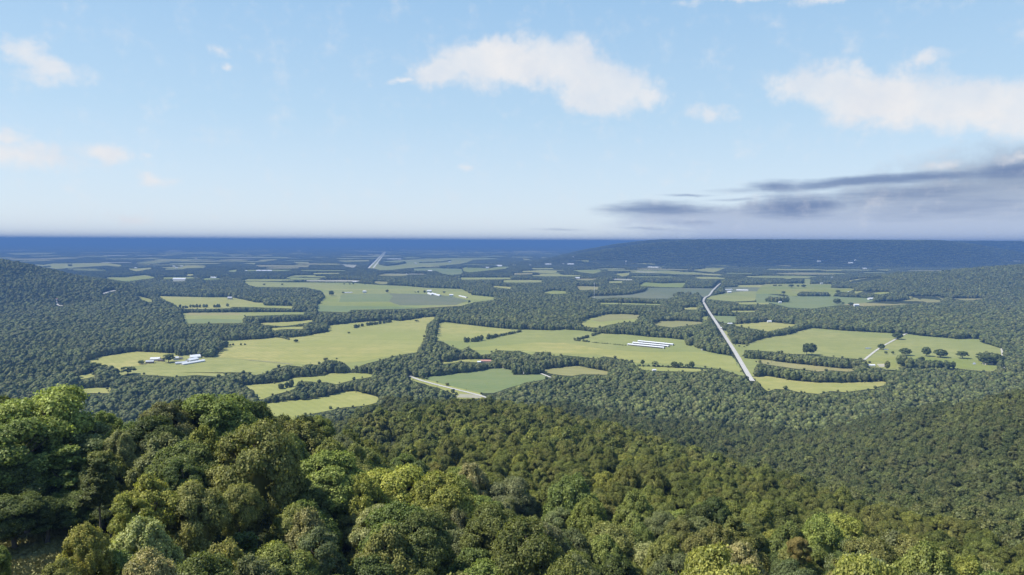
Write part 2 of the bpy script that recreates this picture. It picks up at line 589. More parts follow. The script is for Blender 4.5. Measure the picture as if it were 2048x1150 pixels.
def build_ground():
    az_f = np.radians(np.linspace(-52, 52, 460))
    az_b = np.radians(np.linspace(52, 308, 66))[1:-1]
    A = np.concatenate([az_f, az_b])
    R = np.concatenate([np.linspace(8, 150, 22)[:-1], np.geomspace(150, 16000, 330), np.geomspace(16000, 80000, 18)[1:]])
    X = np.sin(A)[None] * R[:, None]
    Y = np.cos(A)[None] * R[:, None]
    Z = height(X.ravel(), Y.ravel()).reshape(X.shape)
    Z = Z + np.where(Z > 2, vnoise(X, Y, 14, 9) * 0.5, 0)
    na, nr = len(A), len(R)
    V = np.stack([X.ravel(), Y.ravel(), Z.ravel()], 1)
    i, j = np.meshgrid(np.arange(nr - 1), np.arange(na), indexing='ij')
    jn = (j + 1) % na
    F = np.stack([i * na + j, i * na + jn, (i + 1) * na + jn, (i + 1) * na + j], -1).reshape(-1, 4)[:, ::-1]
    V = np.vstack([V, [[0, 0, float(height(0, 0)[0])]]])
    me = mesh_np('ground', V, F, None, True)
    me.materials.append(ground_material())
    tag(link('ground', me), kind='structure')


build_ground()

# ------------------------------------------------------------------ fields, read off in enlarged crops of the view
CR = {'T1': (0, 475), 'T2': (512, 475), 'T3': (1024, 475), 'T4': (1536, 475), 'B1': (0, 590), 'B2': (512, 590), 'B3': (1024, 590), 'B4': (1536, 590)}


def px(crop, p):
    if crop == 'PX':
        return p
    u0, v0 = CR[crop]
    return (u0 + p[0] / 4, v0 + p[1] / 4)


FIELDS = [   # crop, material, layer, outline
    ('B1', 'grass', 0, [(680, 530), (760, 505), (900, 478), (1090, 450), (1390, 468), (1440, 365), (1500, 358), (1740, 370), (2048, 355), (2208, 340), (2318, 345),
                        (2488, 320), (2618, 290), (2623, 245), (2848, 220), (3128, 200), (3198, 210), (3348, 185), (3508, 168), (3423, 230), (3413, 320), (3368, 410),
                        (3358, 455), (3148, 490), (2900, 560), (2810, 600), (2738, 530), (2678, 515), (2608, 515), (2548, 560), (2478, 545), (2418, 575), (2298, 560),
                        (2178, 590), (2148, 620), (2048, 640), (1900, 620), (1750, 655), (1560, 640), (1400, 655), (1180, 640), (1050, 640), (980, 640), (930, 620),
                        (880, 610), (790, 600), (690, 600)]),
    ('B1', 'hay', 1, [(690, 528), (900, 480), (1090, 452), (1380, 470), (1330, 520), (1100, 570), (1000, 600), (860, 590), (720, 590)]),
    ('B2', 'hay', 1, [(-160, 370), (160, 342), (440, 322), (570, 292), (577, 247), (800, 222), (1150, 212), (1300, 187), (1455, 170), (1370, 232), (1360, 320), (1315, 410),
                      (1305, 452), (1100, 486), (860, 530), (560, 560), (300, 552), (0, 520), (-300, 500), (-330, 430)]),
    ('B1', 'hay', 0, [(600, 680), (640, 645), (780, 610), (760, 650), (700, 665)]),
    ('B1', 'hay', 0, [(430, 772), (560, 755), (740, 742), (910, 738), (870, 785), (700, 785), (560, 785)]),
    ('B1', 'grass', 0, [(1450, 150), (1500, 142), (2048, 138), (2490, 136), (2440, 155), (2280, 158), (2048, 166), (1960, 168), (1950, 225), (1480, 230), (1460, 190)]),
    ('B1', 'gold', 1, [(1500, 144), (1900, 142), (1930, 160), (1500, 162)]),
    ('B1', 'crop', 1, [(1470, 192), (1700, 190), (1940, 198), (1940, 222), (1480, 226)]),
    ('B1', 'hay', 0, [(1255, 5), (1500, 20), (1850, 18), (1960, 40), (2048, 60), (2120, 62), (2120, 84), (2350, 88), (2355, 112), (2320, 108), (2048, 98), (1860, 95),
                      (1840, 105), (1640, 112), (1500, 112), (1430, 98), (1380, 65), (1320, 40)]),
    ('B1', 'hay', 0, [(1090, 5), (1200, 30), (1240, 55), (1200, 60), (1120, 30)]),
    ('B2', 'hay', 0, [(20, 225), (300, 212), (480, 197), (500, 200), (400, 225), (300, 240), (200, 250), (100, 240), (30, 240)]),
    ('B2', 'hay', 0, [(110, 265), (400, 250), (385, 272), (200, 275), (130, 292)]),
    ('B2', 'hay', 0, [(-140, 730), (0, 713), (130, 708), (240, 690), (300, 663), (450, 655), (600, 628), (720, 625), (870, 628), (985, 645), (800, 675), (640, 715),
                      (560, 697), (500, 702), (440, 692), (340, 692), (320, 745), (200, 785), (130, 802), (60, 832), (0, 838), (-20, 760)]),
    ('B2', 'hay', 0, [(-20, 905), (20, 885), (250, 845), (450, 835), (600, 805), (680, 775), (800, 770), (870, 788), (970, 815), (1000, 850), (900, 880), (700, 900),
                      (560, 930), (400, 960), (300, 1000), (100, 960)]),
    ('B2', 'crop', 0, [(1310, 665), (1500, 640), (1700, 615), (1900, 590), (1970, 582), (2048, 605), (2060, 640), (2280, 636), (2348, 655), (2330, 672), (2150, 702),
                       (2050, 735), (1900, 785), (1800, 786), (1650, 755), (1500, 715), (1350, 680)]),
    ('B2', 'hay', 0, [(1235, 650), (1310, 666), (1500, 714), (1800, 786), (1830, 830), (1600, 832), (1600, 800), (1500, 760), (1350, 712), (1240, 680)]),
    ('B2', 'pale', 1, [(1630, 792), (1790, 800), (1800, 826), (1600, 820)]),
    ('B2', 'hay', 0, [(1430, 550), (1600, 520), (1750, 512), (1900, 525), (1890, 548), (1790, 540), (1650, 532), (1500, 552)]),
    ('B2', 'grass', 0, [(1440, 290), (1465, 225), (1500, 216), (1750, 245), (1900, 262), (2048, 275), (2388, 283), (2448, 275), (2588, 283), (2738, 300), (2788, 310),
                        (2948, 315), (3148, 335), (3288, 345), (3438, 360), (3480, 330), (3540, 335), (3560, 400), (3578, 445), (3688, 470), (3808, 490), (3848, 540),
                        (3898, 625), (3918, 650), (3860, 640), (3778, 612), (3688, 590), (3548, 580), (3488, 575), (3048, 572), (3018, 540), (2948, 502), (2878, 507),
                        (2778, 492), (2728, 510), (2568, 492), (2448, 482), (2378, 490), (2328, 450), (2268, 447), (2208, 480), (2148, 460), (2108, 447), (2048, 450),
                        (1980, 447), (1930, 442), (1870, 472), (1800, 480), (1760, 450), (1700, 412), (1640, 440), (1560, 410), (1480, 370), (1430, 365)]),
    ('B2', 'hay', 1, [(1442, 290), (1467, 227), (1700, 242), (1900, 264), (2040, 276), (2040, 300), (1900, 330), (1700, 370), (1500, 366), (1435, 360)]),
    ('B3', 'hay', 1, [(0, 400), (200, 380), (420, 385), (700, 430), (1100, 460), (1450, 455), (1600, 475), (1760, 494), (1840, 620), (1700, 596), (1450, 555), (1000, 545),
                      (700, 480), (300, 470), (100, 445), (-380, 440), (-300, 420)]),
    ('B3', 'hay', 0, [(1000, 572), (1200, 577), (1480, 592), (1600, 602), (1480, 614), (1300, 612), (1100, 605), (1010, 592)]),
    ('B3', 'gold', 0, [(260, 592), (400, 580), (520, 566), (650, 592), (790, 617), (780, 640), (560, 635), (480, 648), (400, 643), (320, 632), (250, 612)]),
    ('B3', 'hay', 0, [(540, 235), (590, 195), (740, 158), (850, 152), (1040, 160), (1010, 190), (1000, 215), (900, 218), (840, 228), (760, 242), (690, 262), (600, 258)]),
    ('B3', 'gold', 1, [(760, 160), (850, 154), (1030, 162), (1000, 188), (860, 200), (700, 215), (640, 200)]),
    ('B3', 'gold', 0, [(1110, 235), (1180, 210), (1300, 205), (1500, 215), (1540, 225), (1400, 245), (1280, 260), (1180, 248)]),
    ('B3', 'lime', 0, [(1510, 175), (1570, 170), (1575, 192), (1520, 212)]),
    ('B3', 'grass', 0, [(680, 62), (800, 62), (1200, 72), (1190, 82), (900, 76), (700, 74)]),
    ('B3', 'hay', 0, [(1320, 110), (1420, 98), (1500, 100), (1480, 118), (1380, 116)]),
    ('B3', 'crop', 0, [(1600, 165), (1800, 170), (1800, 215), (1760, 230), (1700, 226), (1660, 215)]),
    ('B3', 'hay', 0, [(1760, 238), (1900, 225), (2048, 212), (2100, 220), (2300, 238), (2200, 260), (2048, 292), (1980, 278), (1870, 262)]),
    ('B3', 'hay', 0, [(1780, 60), (2048, 55), (2060, 75), (1900, 76), (1800, 74)]),
    ('B3', 'grass', 0, [(1690, 125), (1960, 125), (1960, 138), (1780, 138)]),
    ('B3', 'grass', 0, [(1690, 285), (1718, 285), (1770, 390), (1870, 398), (1860, 500), (1850, 505), (2048, 520), (2110, 530), (2048, 548), (1975, 535), (1940, 600),
                        (1935, 650), (1900, 650), (1840, 560), (1780, 440)]),
    ('B4', 'grass', 0, [(-290, 392), (-178, 397), (-38, 347), (152, 318), (342, 264), (600, 285), (800, 297), (1110, 312), (1250, 330), (1500, 350), (1700, 352), (1710, 380),
                        (1840, 420), (1878, 435), (1875, 480), (1840, 500), (1850, 560), (1850, 597), (1780, 614), (1640, 602), (1560, 594), (1430, 592), (1420, 575),
                        (1040, 580), (1060, 602), (960, 602), (900, 582), (790, 577), (780, 520), (700, 510), (540, 500), (430, 487), (290, 474), (150, 470), (60, 456),
                        (-100, 442), (-190, 442), (-200, 420)]),
    ('B4', 'lime', 1, [(860, 500), (1040, 490), (1250, 498), (1600, 512), (1700, 530), (1830, 580), (1780, 608), (1560, 590), (1440, 588), (1400, 545), (1050, 545),
                       (1020, 590), (960, 595), (900, 575), (800, 570), (800, 525)]),
    ('B4', 'pale', 2, [(870, 555), (935, 552), (930, 578), (890, 575)]),
    ('B4', 'gold', 0, [(-100, 535), (-60, 514), (60, 532), (300, 558), (600, 590), (780, 592), (640, 614), (500, 602), (400, 612), (200, 587), (0, 557)]),
    ('B4', 'hay', 0, [(-130, 655), (0, 650), (200, 685), (400, 702), (700, 700), (900, 690), (968, 698), (850, 752), (700, 767), (620, 778), (500, 768), (400, 792),
                      (250, 778), (170, 758), (60, 752), (0, 770), (-40, 748), (-60, 710)]),
    # the wide plain in the middle
    ('T2', 'grass', 0, [(-100, 352), (0, 352), (250, 358), (760, 362), (1000, 380), (1200, 388), (1360, 402), (1650, 412), (1730, 460), (1920, 478), (1900, 500),
                        (1740, 518), (1640, 548), (1300, 568), (1000, 575), (760, 580), (740, 600), (530, 592), (480, 592), (490, 540), (550, 475), (520, 425),
                        (400, 400), (0, 395), (-60, 380)]),
    ('T2', 'crop', 1, [(680, 455), (1060, 448), (1095, 470), (1060, 514), (660, 516)]),
    ('T2', 'grey', 1, [(1060, 446), (1400, 455), (1560, 470), (1700, 505), (1600, 541), (1150, 543), (1062, 512), (1096, 470)]),
    ('T2', 'crop', 1, [(490, 544), (600, 546), (1150, 553), (1310, 560), (1310, 566), (760, 579), (735, 597), (485, 590)]),
    ('T2', 'hay', 1, [(540, 412), (900, 414), (1380, 420), (1380, 426), (900, 420), (560, 420)]),
    ('T2', 'lime', 1, [(560, 480), (650, 470), (655, 520), (1060, 518), (1140, 544), (1140, 550), (500, 540)]),
    ('T2', 'gold', 2, [(1320, 560), (1640, 542), (1640, 547), (1310, 567)]),
    ('T2', 'hay', 1, [(1480, 440), (1700, 430), (1730, 462), (1900, 480), (1890, 496), (1720, 500), (1560, 468), (1420, 450)]),
    ('T2', 'grass', 0, [(1000, 190), (1160, 180), (1560, 162), (1820, 160), (1960, 170), (1750, 178), (1720, 190), (1640, 210), (1480, 225), (1350, 234), (1190, 247),
                        (1100, 258), (980, 262), (950, 250), (980, 215), (1030, 227), (1190, 207), (1060, 195)]),
    ('T2', 'crop', 0, [(1440, 245), (1640, 250), (1660, 290), (1560, 300), (1480, 287), (1430, 266), (1250, 264), (1260, 248)]),
    ('T2', 'lime', 0, [(1650, 245), (1690, 235), (1860, 247), (1960, 230), (2040, 235), (2000, 248), (1890, 260), (1700, 280), (1660, 267)]),
    ('T2', 'hay', 0, [(1630, 320), (2040, 320), (2040, 333), (1640, 338)]),
    ('T2', 'hay', 0, [(1880, 385), (2048, 395), (2040, 412), (1900, 397)]),
    ('T2', 'gold', 0, [(940, 350), (1050, 353), (1060, 370), (1000, 374), (940, 362)]),
    ('T2', 'grass', 0, [(210, 316), (400, 323), (530, 328), (480, 338), (300, 336)]),
    ('T2', 'gold', 0, [(0, 221), (430, 221), (430, 237), (0, 233)]),
    ('T2', 'pale', 0, [(690, 213), (810, 219), (800, 245), (700, 229)]),
    ('T2', 'hay', 0, [(640, 184), (900, 180), (920, 191), (700, 194)]),
    ('T2', 'hay', 0, [(300, 194), (430, 196), (430, 205), (310, 205)]),
    ('T2', 'gold', 0, [(880, 132), (1000, 134), (990, 143), (880, 141)]),
    ('T2', 'hay', 0, [(0, 180), (140, 172), (180, 178), (60, 190)]),
    ('T2', 'hay', 0, [(0, 138), (110, 136), (150, 142), (60, 146)]),
    ('T1', 'hay', 0, [(30, 124), (200, 121), (480, 121), (400, 133), (100, 138)]),
    ('T1', 'gold', 0, [(20, 168), (300, 167), (520, 157), (700, 161), (500, 173), (250, 181), (100, 180)]),
    ('T1', 'hay', 0, [(250, 214), (350, 218), (430, 207), (560, 207), (720, 203), (860, 203), (980, 221), (960, 236), (860, 224), (640, 237), (450, 252), (380, 242)]),
    ('T1', 'lime', 0, [(810, 320), (1000, 318), (1160, 300), (1260, 322), (1130, 336), (1010, 353), (900, 336)]),
    ('T1', 'hay', 0, [(1090, 248), (1220, 241), (1220, 249), (1090, 272), (1000, 250)]),
    ('T1', 'pale', 0, [(1370, 340), (1490, 329), (1485, 349), (1380, 351)]),
    ('T1', 'lime', 0, [(1600, 330), (1700, 321), (1790, 330), (1640, 340)]),
    ('T1', 'grass', 0, [(1800, 270), (1900, 255), (1900, 277)]),
    ('T1', 'pale', 0, [(1320, 97), (1480, 105), (1350, 109)]),
    ('T1', 'pale', 0, [(1820, 144), (1900, 146), (1880, 152)]),
    ('T1', 'hay', 0, [(1910, 117), (2000, 120), (1980, 127)]),
    ('T1', 'hay', 0, [(1920, 204), (2048, 202), (2048, 215)]),
    ('T1', 'hay', 0, [(1480, 292), (1540, 292), (1560, 310), (1490, 305)]),
    ('T1', 'pale', 0, [(130, 98), (180, 98), (170, 103)]),
    ('T3', 'hay', 0, [(470, 184), (640, 184), (720, 181), (1000, 189), (1020, 200), (900, 216), (760, 224), (700, 206), (600, 193)]),
    ('T3', 'hay', 0, [(930, 214), (1080, 203), (1220, 221), (1210, 247), (1100, 242), (950, 232)]),
    ('T3', 'hay', 0, [(1430, 260), (1540, 250), (1560, 222), (1650, 206), (1790, 214), (1830, 247), (1720, 242), (1620, 280)]),
    ('T3', 'lime', 0, [(470, 261), (700, 256), (722, 270), (660, 291), (540, 277)]),
    ('T3', 'hay', 0, [(820, 290), (940, 281), (952, 295), (880, 316)]),
    ('T3', 'hay', 0, [(760, 350), (890, 348), (880, 363), (780, 363)]),
    ('T3', 'lime', 0, [(1010, 386), (1060, 357), (1200, 367), (1395, 361), (1362, 400), (1200, 397)]),
    ('T3', 'grey', 0, [(600, 470), (800, 465), (960, 455), (1065, 430), (1080, 402), (1360, 404), (1620, 408), (1560, 472), (1520, 477), (1500, 457), (1310, 442),
                       (1300, 472), (1240, 490), (1100, 490), (950, 480), (790, 482), (680, 492)]),
    ('T3', 'lime', 0, [(230, 440), (330, 424), (440, 429), (440, 449), (330, 453)]),
    ('T3', 'gold', 0, [(510, 388), (700, 393), (690, 417), (540, 422)]),
    ('T3', 'gold', 0, [(460, 331), (720, 327), (600, 346)]),
    ('T3', 'hay', 0, [(80, 164), (160, 177), (90, 182)]),
    ('T3', 'hay', 0, [(0, 216), (40, 220), (0, 231)]),
    ('T3', 'hay', 0, [(140, 244), (340, 244), (340, 253), (160, 253)]),
    ('T3', 'gold', 0, [(0, 286), (180, 284), (170, 294), (0, 298)]),
    ('T3', 'hay', 0, [(230, 158), (280, 156), (270, 166), (240, 166)]),
    ('T3', 'grass', 0, [(1590, 470), (1700, 445), (1860, 430), (2048, 430), (2060, 450), (1990, 452), (1940, 506), (1780, 513), (1650, 502), (1560, 492)]),
    ('T3', 'grey', 0, [(1690, 400), (1900, 392), (2048, 400), (2048, 430), (1860, 430), (1700, 442)]),
    ('T3', 'hay', 0, [(1800, 381), (2048, 378), (2000, 399), (1800, 397)]),
    ('T4', 'lime', 0, [(-40, 372), (280, 368), (290, 330), (350, 330), (335, 372), (420, 370), (520, 372), (500, 400), (560, 405), (650, 405), (700, 412), (650, 432),
                       (560, 432), (520, 472), (490, 472), (480, 437), (270, 432), (240, 467), (180, 472), (120, 452), (0, 452), (-100, 450)]),
    ('T4', 'crop', 0, [(-100, 452), (0, 452), (130, 472), (250, 470), (560, 472), (800, 485), (870, 500), (700, 532), (600, 537), (350, 570), (180, 562), (0, 522), (-100, 522)]),
    ('T4', 'gold', 0, [(680, 526), (900, 513), (1150, 493), (1100, 470), (1300, 468), (1420, 480), (1380, 517), (1240, 522), (1000, 542), (720, 550), (600, 537)]),
    ('T4', 'gold', 0, [(1470, 485), (1730, 488), (1700, 501), (1480, 503)]),
    ('T4', 'hay', 0, [(650, 338), (750, 330), (880, 317), (940, 321), (760, 352), (650, 364)]),
    ('T4', 'hay', 0, [(830, 253), (1000, 257), (960, 266)]),
    ('T4', 'gold', 0, [(0, 217), (240, 224), (180, 231), (0, 226)]),
    ('T4', 'hay', 0, [(200, 254), (330, 254), (280, 266)]),
    ('T4', 'hay', 0, [(660, 430), (1000, 438), (900, 456), (700, 448)]),
    ('T4', 'pale', 0, [(190, 204), (320, 207), (250, 213)]),
    ('T4', 'pale', 0, [(390, 194), (440, 199), (400, 205)]),
    ('T4', 'pale', 0, [(520, 179), (700, 184), (600, 189)]),
    ('T4', 'pale', 0, [(840, 221), (960, 227), (860, 230)]),
    ('T4', 'pale', 0, [(1620, 179), (1800, 181), (1700, 188)]),
    ('T4', 'pale', 0, [(1850, 189), (2048, 179), (2048, 191)]),
    ('T4', 'hay', 0, [(120, 318), (200, 318), (200, 330), (130, 330)]),
]


def inside(poly, x, y):
    c, j = False, len(poly) - 1
    for i in range(len(poly)):
        if (poly[i][1] > y) != (poly[j][1] > y) and x < (poly[j][0] - poly[i][0]) * (y - poly[i][1]) / (poly[j][1] - poly[i][1]) + poly[i][0]:
            c = not c
        j = i
    return c


# many small far clearings, each a real patch of ground some hundred metres across
_traced = [[px(c_, p_) for p_ in pts_] for c_, _, l_, pts_ in FIELDS if l_ == 0]
_rf = random.Random(12)
_n = 0
while _n < 185:
    D_ = 4300 * (21000 / 4300) ** (_rf.random() ** .8)
    a_ = _rf.uniform(-.66, .66)
    x_, y_ = D_ * math.sin(a_), D_ * math.cos(a_)
    if float(height(x_, y_)[0]) > 1 or float(height(x_, y_ + 250)[0]) > 1:
        continue
    w_, d_ = _rf.uniform(80, 290) * (D_ / 6000) ** .7, _rf.uniform(60, 200) * (D_ / 6000) ** .8
    th_ = _rf.uniform(-.25, .25)
    P_ = []
    for k_ in range(9):
        t_ = k_ / 9 * 6.283
        q_ = _rf.uniform(.75, 1.15)
        ex, ey = math.copysign(abs(math.cos(t_)) ** .6, math.cos(t_)) * w_ * q_, math.copysign(abs(math.sin(t_)) ** .6, math.sin(t_)) * d_ * q_
        P_.append((x_ + ex * math.cos(th_) - ey * math.sin(th_), y_ + ex * math.sin(th_) + ey * math.cos(th_), 0.0))
    U_, V_ = proj(np.array(P_))
    if any(inside(pl, u_, v_) for pl in _traced for u_, v_ in zip(U_, V_)) or V_.max() > 566 or any(float(height(*at(u_, v_)[:2])[0]) > 1 for u_, v_ in list(zip(U_, V_))[::3]):
        continue
    FIELDS.append(('PX', _rf.choice(['hay', 'hay', 'hay', 'gold', 'pale', 'grass', 'lime']), 0, list(zip(U_, V_))))
    _n += 1


def ribbon_px(pts, w_px):
    """outline in pixels of a thin band"""
    return pts


def jag(P, amp):
    """a slightly irregular outline, world units"""
    out = []
    n = len(P)
    for i in range(n):
        a, b = P[i], P[(i + 1) % n]
        L = np.linalg.norm(b - a)
        k = int(max(1, min(8, L / (amp * 10))))
        for q in range(k):
            t = q / k
            c = a * (1 - t) + b * t
            if q:
                c = c + np.array([random.uniform(-1, 1), random.uniform(-1, 1), 0]) * amp
            out.append(c)
    return out


FIELD_PX = []
for fi, (crop, mt, lay, pts) in enumerate(FIELDS):
    pp = [px(crop, p) for p in pts]
    if lay == 0:
        FIELD_PX.append(np.array(pp))
    W = [at(u, v) for u, v in pp]
    D = np.mean([np.hypot(p[0], p[1]) for p in W])
    W = jag(W, min(6, D * 0.0015)) if lay else jag(W, 2.0)
    hmax = max(float(height(p[0], p[1])[0]) for p in W)
    V = [(p[0], p[1], (float(height(p[0], p[1])[0]) if hmax > 1 else 0) + 0.12 + 0.22 * lay + 0.006 * (fi % 30)) for p in W]
    tri = tessellate_polygon([[Vector((v[0], v[1], 0)) for v in V]])
    F = []
    for t in tri:
        a, b, c = (Vector(V[i]) for i in t)
        F.append(t if (b - a).cross(c - a).z > 0 else (t[0], t[2], t[1]))
    me = mesh_np('field', V, F, FM[mt])
    tag(link('field', me), kind='structure')


# ------------------------------------------------------------------ roads
def smooth_line(W, step=20.0):
    out = []
    n = len(W)
    for i in range(n - 1):
        p0, p1, p2, p3 = W[max(i - 1, 0)], W[i], W[i + 1], W[min(i + 2, n - 1)]
        k = max(1, int(np.linalg.norm(p2 - p1) / step))
        for q in range(k):
            t = q / k
            out.append(0.5 * ((2 * p1) + (p2 - p0) * t + (2 * p0 - 5 * p1 + 4 * p2 - p3) * t * t + (3 * p1 - p0 - 3 * p2 + p3) * t ** 3))
    out.append(W[-1])
    return out


ROADS = []    # pixel poly lines with the half width to keep clear, in pixels


def ribbon(name, P, width, z, mat, off=0.0):
    V, F = [], []
    for i, p in enumerate(P):
        t = P[min(i + 1, len(P) - 1)] - P[max(i - 1, 0)]
        n = np.array([-t[1], t[0], 0.0])
        n /= np.linalg.norm(n) + 1e-9
        for s in (-1, 1):
            q = p + n * (off + s * width / 2)
            V.append((q[0], q[1], float(height(q[0], q[1])[0]) + z))
        if i:
            a = 2 * i - 2
            F.append((a, a + 1, a + 3, a + 2))
    me = mesh_np(name, V, F, mat)
    for po in me.polygons:
        pass
    return me


CONCRETE = plain('pale_road_surface', (.40, .385, .36), 0.7, 0.12, 0.05)
ASPHALT = plain('worn_asphalt', (.30, .29, .28), 0.8, 0.15, 0.05)
HIGHWAY = plain('bright_concrete', (.56, .55, .52), 0.7, 0.08, 0.02)
GRAVEL = plain('white_gravel', (.44, .42, .37), 0.9, 0.15, 0.1)
PAINT = plain('road_paint', (.75, .72, .55), 0.6, 0.05, 0.1)


def road(crop, pts, width, mat, kind='road', clear=2.0, line=False):
    pp = [px(crop, p) for p in pts]
    W = smooth_line([at(u, v) for u, v in pp])
    o = link(kind, ribbon(kind, W, width, 0.80 + 0.01 * len(ROADS), mat))
    tag(o, kind='structure')
    if line:
        for s in (-0.12, 0.12):
            l_ = link('centre_line', ribbon('centre_line', W, 0.12, 0.96, PAINT, s), o)
        for s in (-width / 2 + 0.5, width / 2 - 0.5):
            link('edge_line', ribbon('edge_line', W, 0.12, 0.96, PAINT, s), o)
    ROADS.append((np.array(pp), clear))
    return o


road('B3', [(1925, 690), (1900, 655), (1850, 570), (1780, 450), (1710, 340), (1640, 230), (1580, 140), (1542, 75), (1530, 50), (1545, 20), (1580, 0), (1605, -35), (1640, -70), (1665, -92)], 10, CONCRETE, 'road', 5, True)
road('B2', [(1225, 650), (1330, 688), (1500, 733), (1650, 770), (1790, 805), (1850, 825)], 6.5, CONCRETE, 'road', 3, True)
road('B4', [(770, 520), (890, 428), (1030, 350), (1115, 305)], 5.5, GRAVEL, 'lane', 1.5)
road('B4', [(1876, 430), (1885, 480), (1882, 545), (1900, 590)], 9, GRAVEL, 'lane', 3)
road('B2', [(-60, 522), (140, 540), (300, 556)], 3.5, plain('worn_track', (.30, .29, .17), .9, .2, .05), 'track', 1)
road('T1', [(820, 452), (860, 437), (925, 424)], 13, GRAVEL, 'lane', 2.5)
road('T1', [(450, 500), (452, 530), (470, 545), (510, 548)], 8, GRAVEL, 'lane', 2.5)
road('T2', [(900, 244), (960, 185), (1024, 116)], 16, HIGHWAY, 'highway', 3)
road('T2', [(938, 244), (980, 190), (1037, 116)], 16, HIGHWAY, 'highway', 3)
road('T2', [(1048, 62), (1062, 75), (1088, 98)], 45, HIGHWAY, 'highway', 1.5)
road('B3', [(230, 630), (270, 645), (310, 662)], 5, GRAVEL, 'lane', 1.5)
road('B3', [(1700, 268), (1640, 262)], 4, GRAVEL, 'lane', 1)
# verge of the highway
vp = [(893, 247), (1012, 128), (1026, 112), (1042, 112), (1004, 165), (972, 247)]
FIELD_PX.append(np.array([px('T2', p) for p in vp]))
Vv = [at(*px('T2', p), 0.1) for p in vp]
tag(link('verge', mesh_np('verge', Vv, [list(reversed(range(len(Vv))))], FM['hay'])), kind='structure')


# ------------------------------------------------------------------ point tests in the view
def inpoly(poly, x, y):
    res = np.zeros(x.shape, bool)
    x0, y0 = poly.min(0)
    x1, y1 = poly.max(0)
    idx = np.nonzero((x >= x0) & (x <= x1) & (y >= y0) & (y <= y1))[0]
    if not len(idx):
        return res
    xs, ys = x[idx], y[idx]
    c = np.zeros(len(idx), bool)
    n = len(poly)
    j = n - 1
    for i in range(n):
        xi, yi = poly[i]
        xj, yj = poly[j]
        if yi != yj:
            c ^= ((yi > ys) != (yj > ys)) & (xs < (xj - xi) * (ys - yi) / (yj - yi) + xi)
        j = i
    res[idx] = c
    return res


def nearline(line, x, y, w):
    res = np.zeros(x.shape, bool)
    for a, b in zip(line[:-1], line[1:]):
        d = b - a
        L = d @ d + 1e-9
        t = np.clip(((x - a[0]) * d[0] + (y - a[1]) * d[1]) / L, 0, 1)
        res |= np.hypot(x - a[0] - t * d[0], (y - a[1] - t * d[1]) * 1.0) < w
    return res


def blocked(u, v):
    r = np.zeros(u.shape, bool)
    for p in FIELD_PX:
        r |= inpoly(p, u, v)
    for l_, w in ROADS:
        r |= nearline(l_, u, v, w)
    return r


# ------------------------------------------------------------------ tree meshes
def unit(v):
    return v / (np.linalg.norm(v, axis=-1, keepdims=True) + 1e-9)


def fib(n, jit, r):
    i = np.arange(n) + 0.5
    ph = np.arccos(1 - 2 * i / n)
    th = math.pi * (1 + 5 ** 0.5) * i
    v = np.stack([np.cos(th) * np.sin(ph), np.sin(th) * np.sin(ph), np.cos(ph)], 1)
    return unit(v + r.normal(0, jit, v.shape))


def cards(P, Nrm, size, r, stretch=1.0, up=0.0):
    """leaf sprays: a kinked quad at each point, facing its normal"""
    n = len(P)
    a = unit(np.cross(Nrm, r.normal(0, 1, (n, 3)) + np.array([0, 0, up])))
    b = unit(np.cross(Nrm, a))
    s = (size * r.uniform(0.6, 1.35, (n, 1)))
    a, b = a * s * 0.5, b * s * 0.5 * stretch
    k = Nrm * s * 0.18
    V = np.stack([P - a * .75 - b, P + a * .9 - b * .8 - k, P + a * .7 + b, P - a + b * .7 - k], 1).reshape(-1, 3)
    F = np.arange(4 * n).reshape(-1, 4)
    return V, F


_ico = {}


def ico(sub):
    if sub not in _ico:
        bm = bmesh.new()
        bmesh.ops.create_icosphere(bm, subdivisions=sub, radius=1)
        _ico[sub] = (np.array([v.co for v in bm.verts]), np.array([[v.index for v in f.verts] for f in bm.faces]))
        bm.free()
    return _ico[sub]


def crown_points(kind, r):
    """lobes (centre, radius) of a crown of radius 5 m, 12 m high, standing on z = 0"""
    L = []
    if kind == 'round':          # oak, hickory: billowing domes
        n = r.integers(30, 40)
        for d in fib(n, .16, r):
            if d[2] < -0.75:
                continue
            q = 1 - 0.12 * r.random()
            c = np.array([d[0] * 3.7, d[1] * 3.7, 6.0 + d[2] * (4.6 if d[2] > 0 else 4.4)]) * [q, q, 1]
            L.append((c, r.uniform(1.1, 1.9) * (1.0 if d[2] > -.2 else .9)))
    elif kind == 'tall':         # tulip poplar: an upright oval of many pointed sprigs
        n = r.integers(75, 95)
        for d in fib(n, .13, r):
            if d[2] < -0.8:
                continue
            zz = 5.6 + d[2] * 5.5
            w = 4.2 * (1 - max(0, (zz - 6.8)) / 10.5)
            L.append((np.array([d[0] * w, d[1] * w, zz + r.normal(0, .3)]), r.uniform(.62, 1.05)))
    elif kind == 'loose':        # open crown with separate leafy limbs and gaps
        n = r.integers(32, 40)
        for d in fib(n, .28, r):
            if d[2] < -0.6:
                continue
            q = r.uniform(.65, 1.12)
            L.append((np.array([d[0] * 3.9 * q, d[1] * 3.9 * q, 6.0 + d[2] * 4.6 * q]), r.uniform(.9, 1.5)))
    else:                        # 'layered': pine like shelves
        for z in np.arange(1.2, 11.8, 0.95):
            w = 4.6 * (1 - (z / 12.6) ** 1.6) * r.uniform(.75, 1.1) + .4
            m = max(3, int(w * 2.4))
            ph = r.uniform(0, 6.28)
            for i in range(m):
                t = ph + i * 6.283 / m + r.normal(0, .2)
                q = w * r.uniform(.55, 1.0)
                L.append((np.array([math.cos(t) * q, math.sin(t) * q, z + r.normal(0, .22)]), r.uniform(.8, 1.25)))
    return L


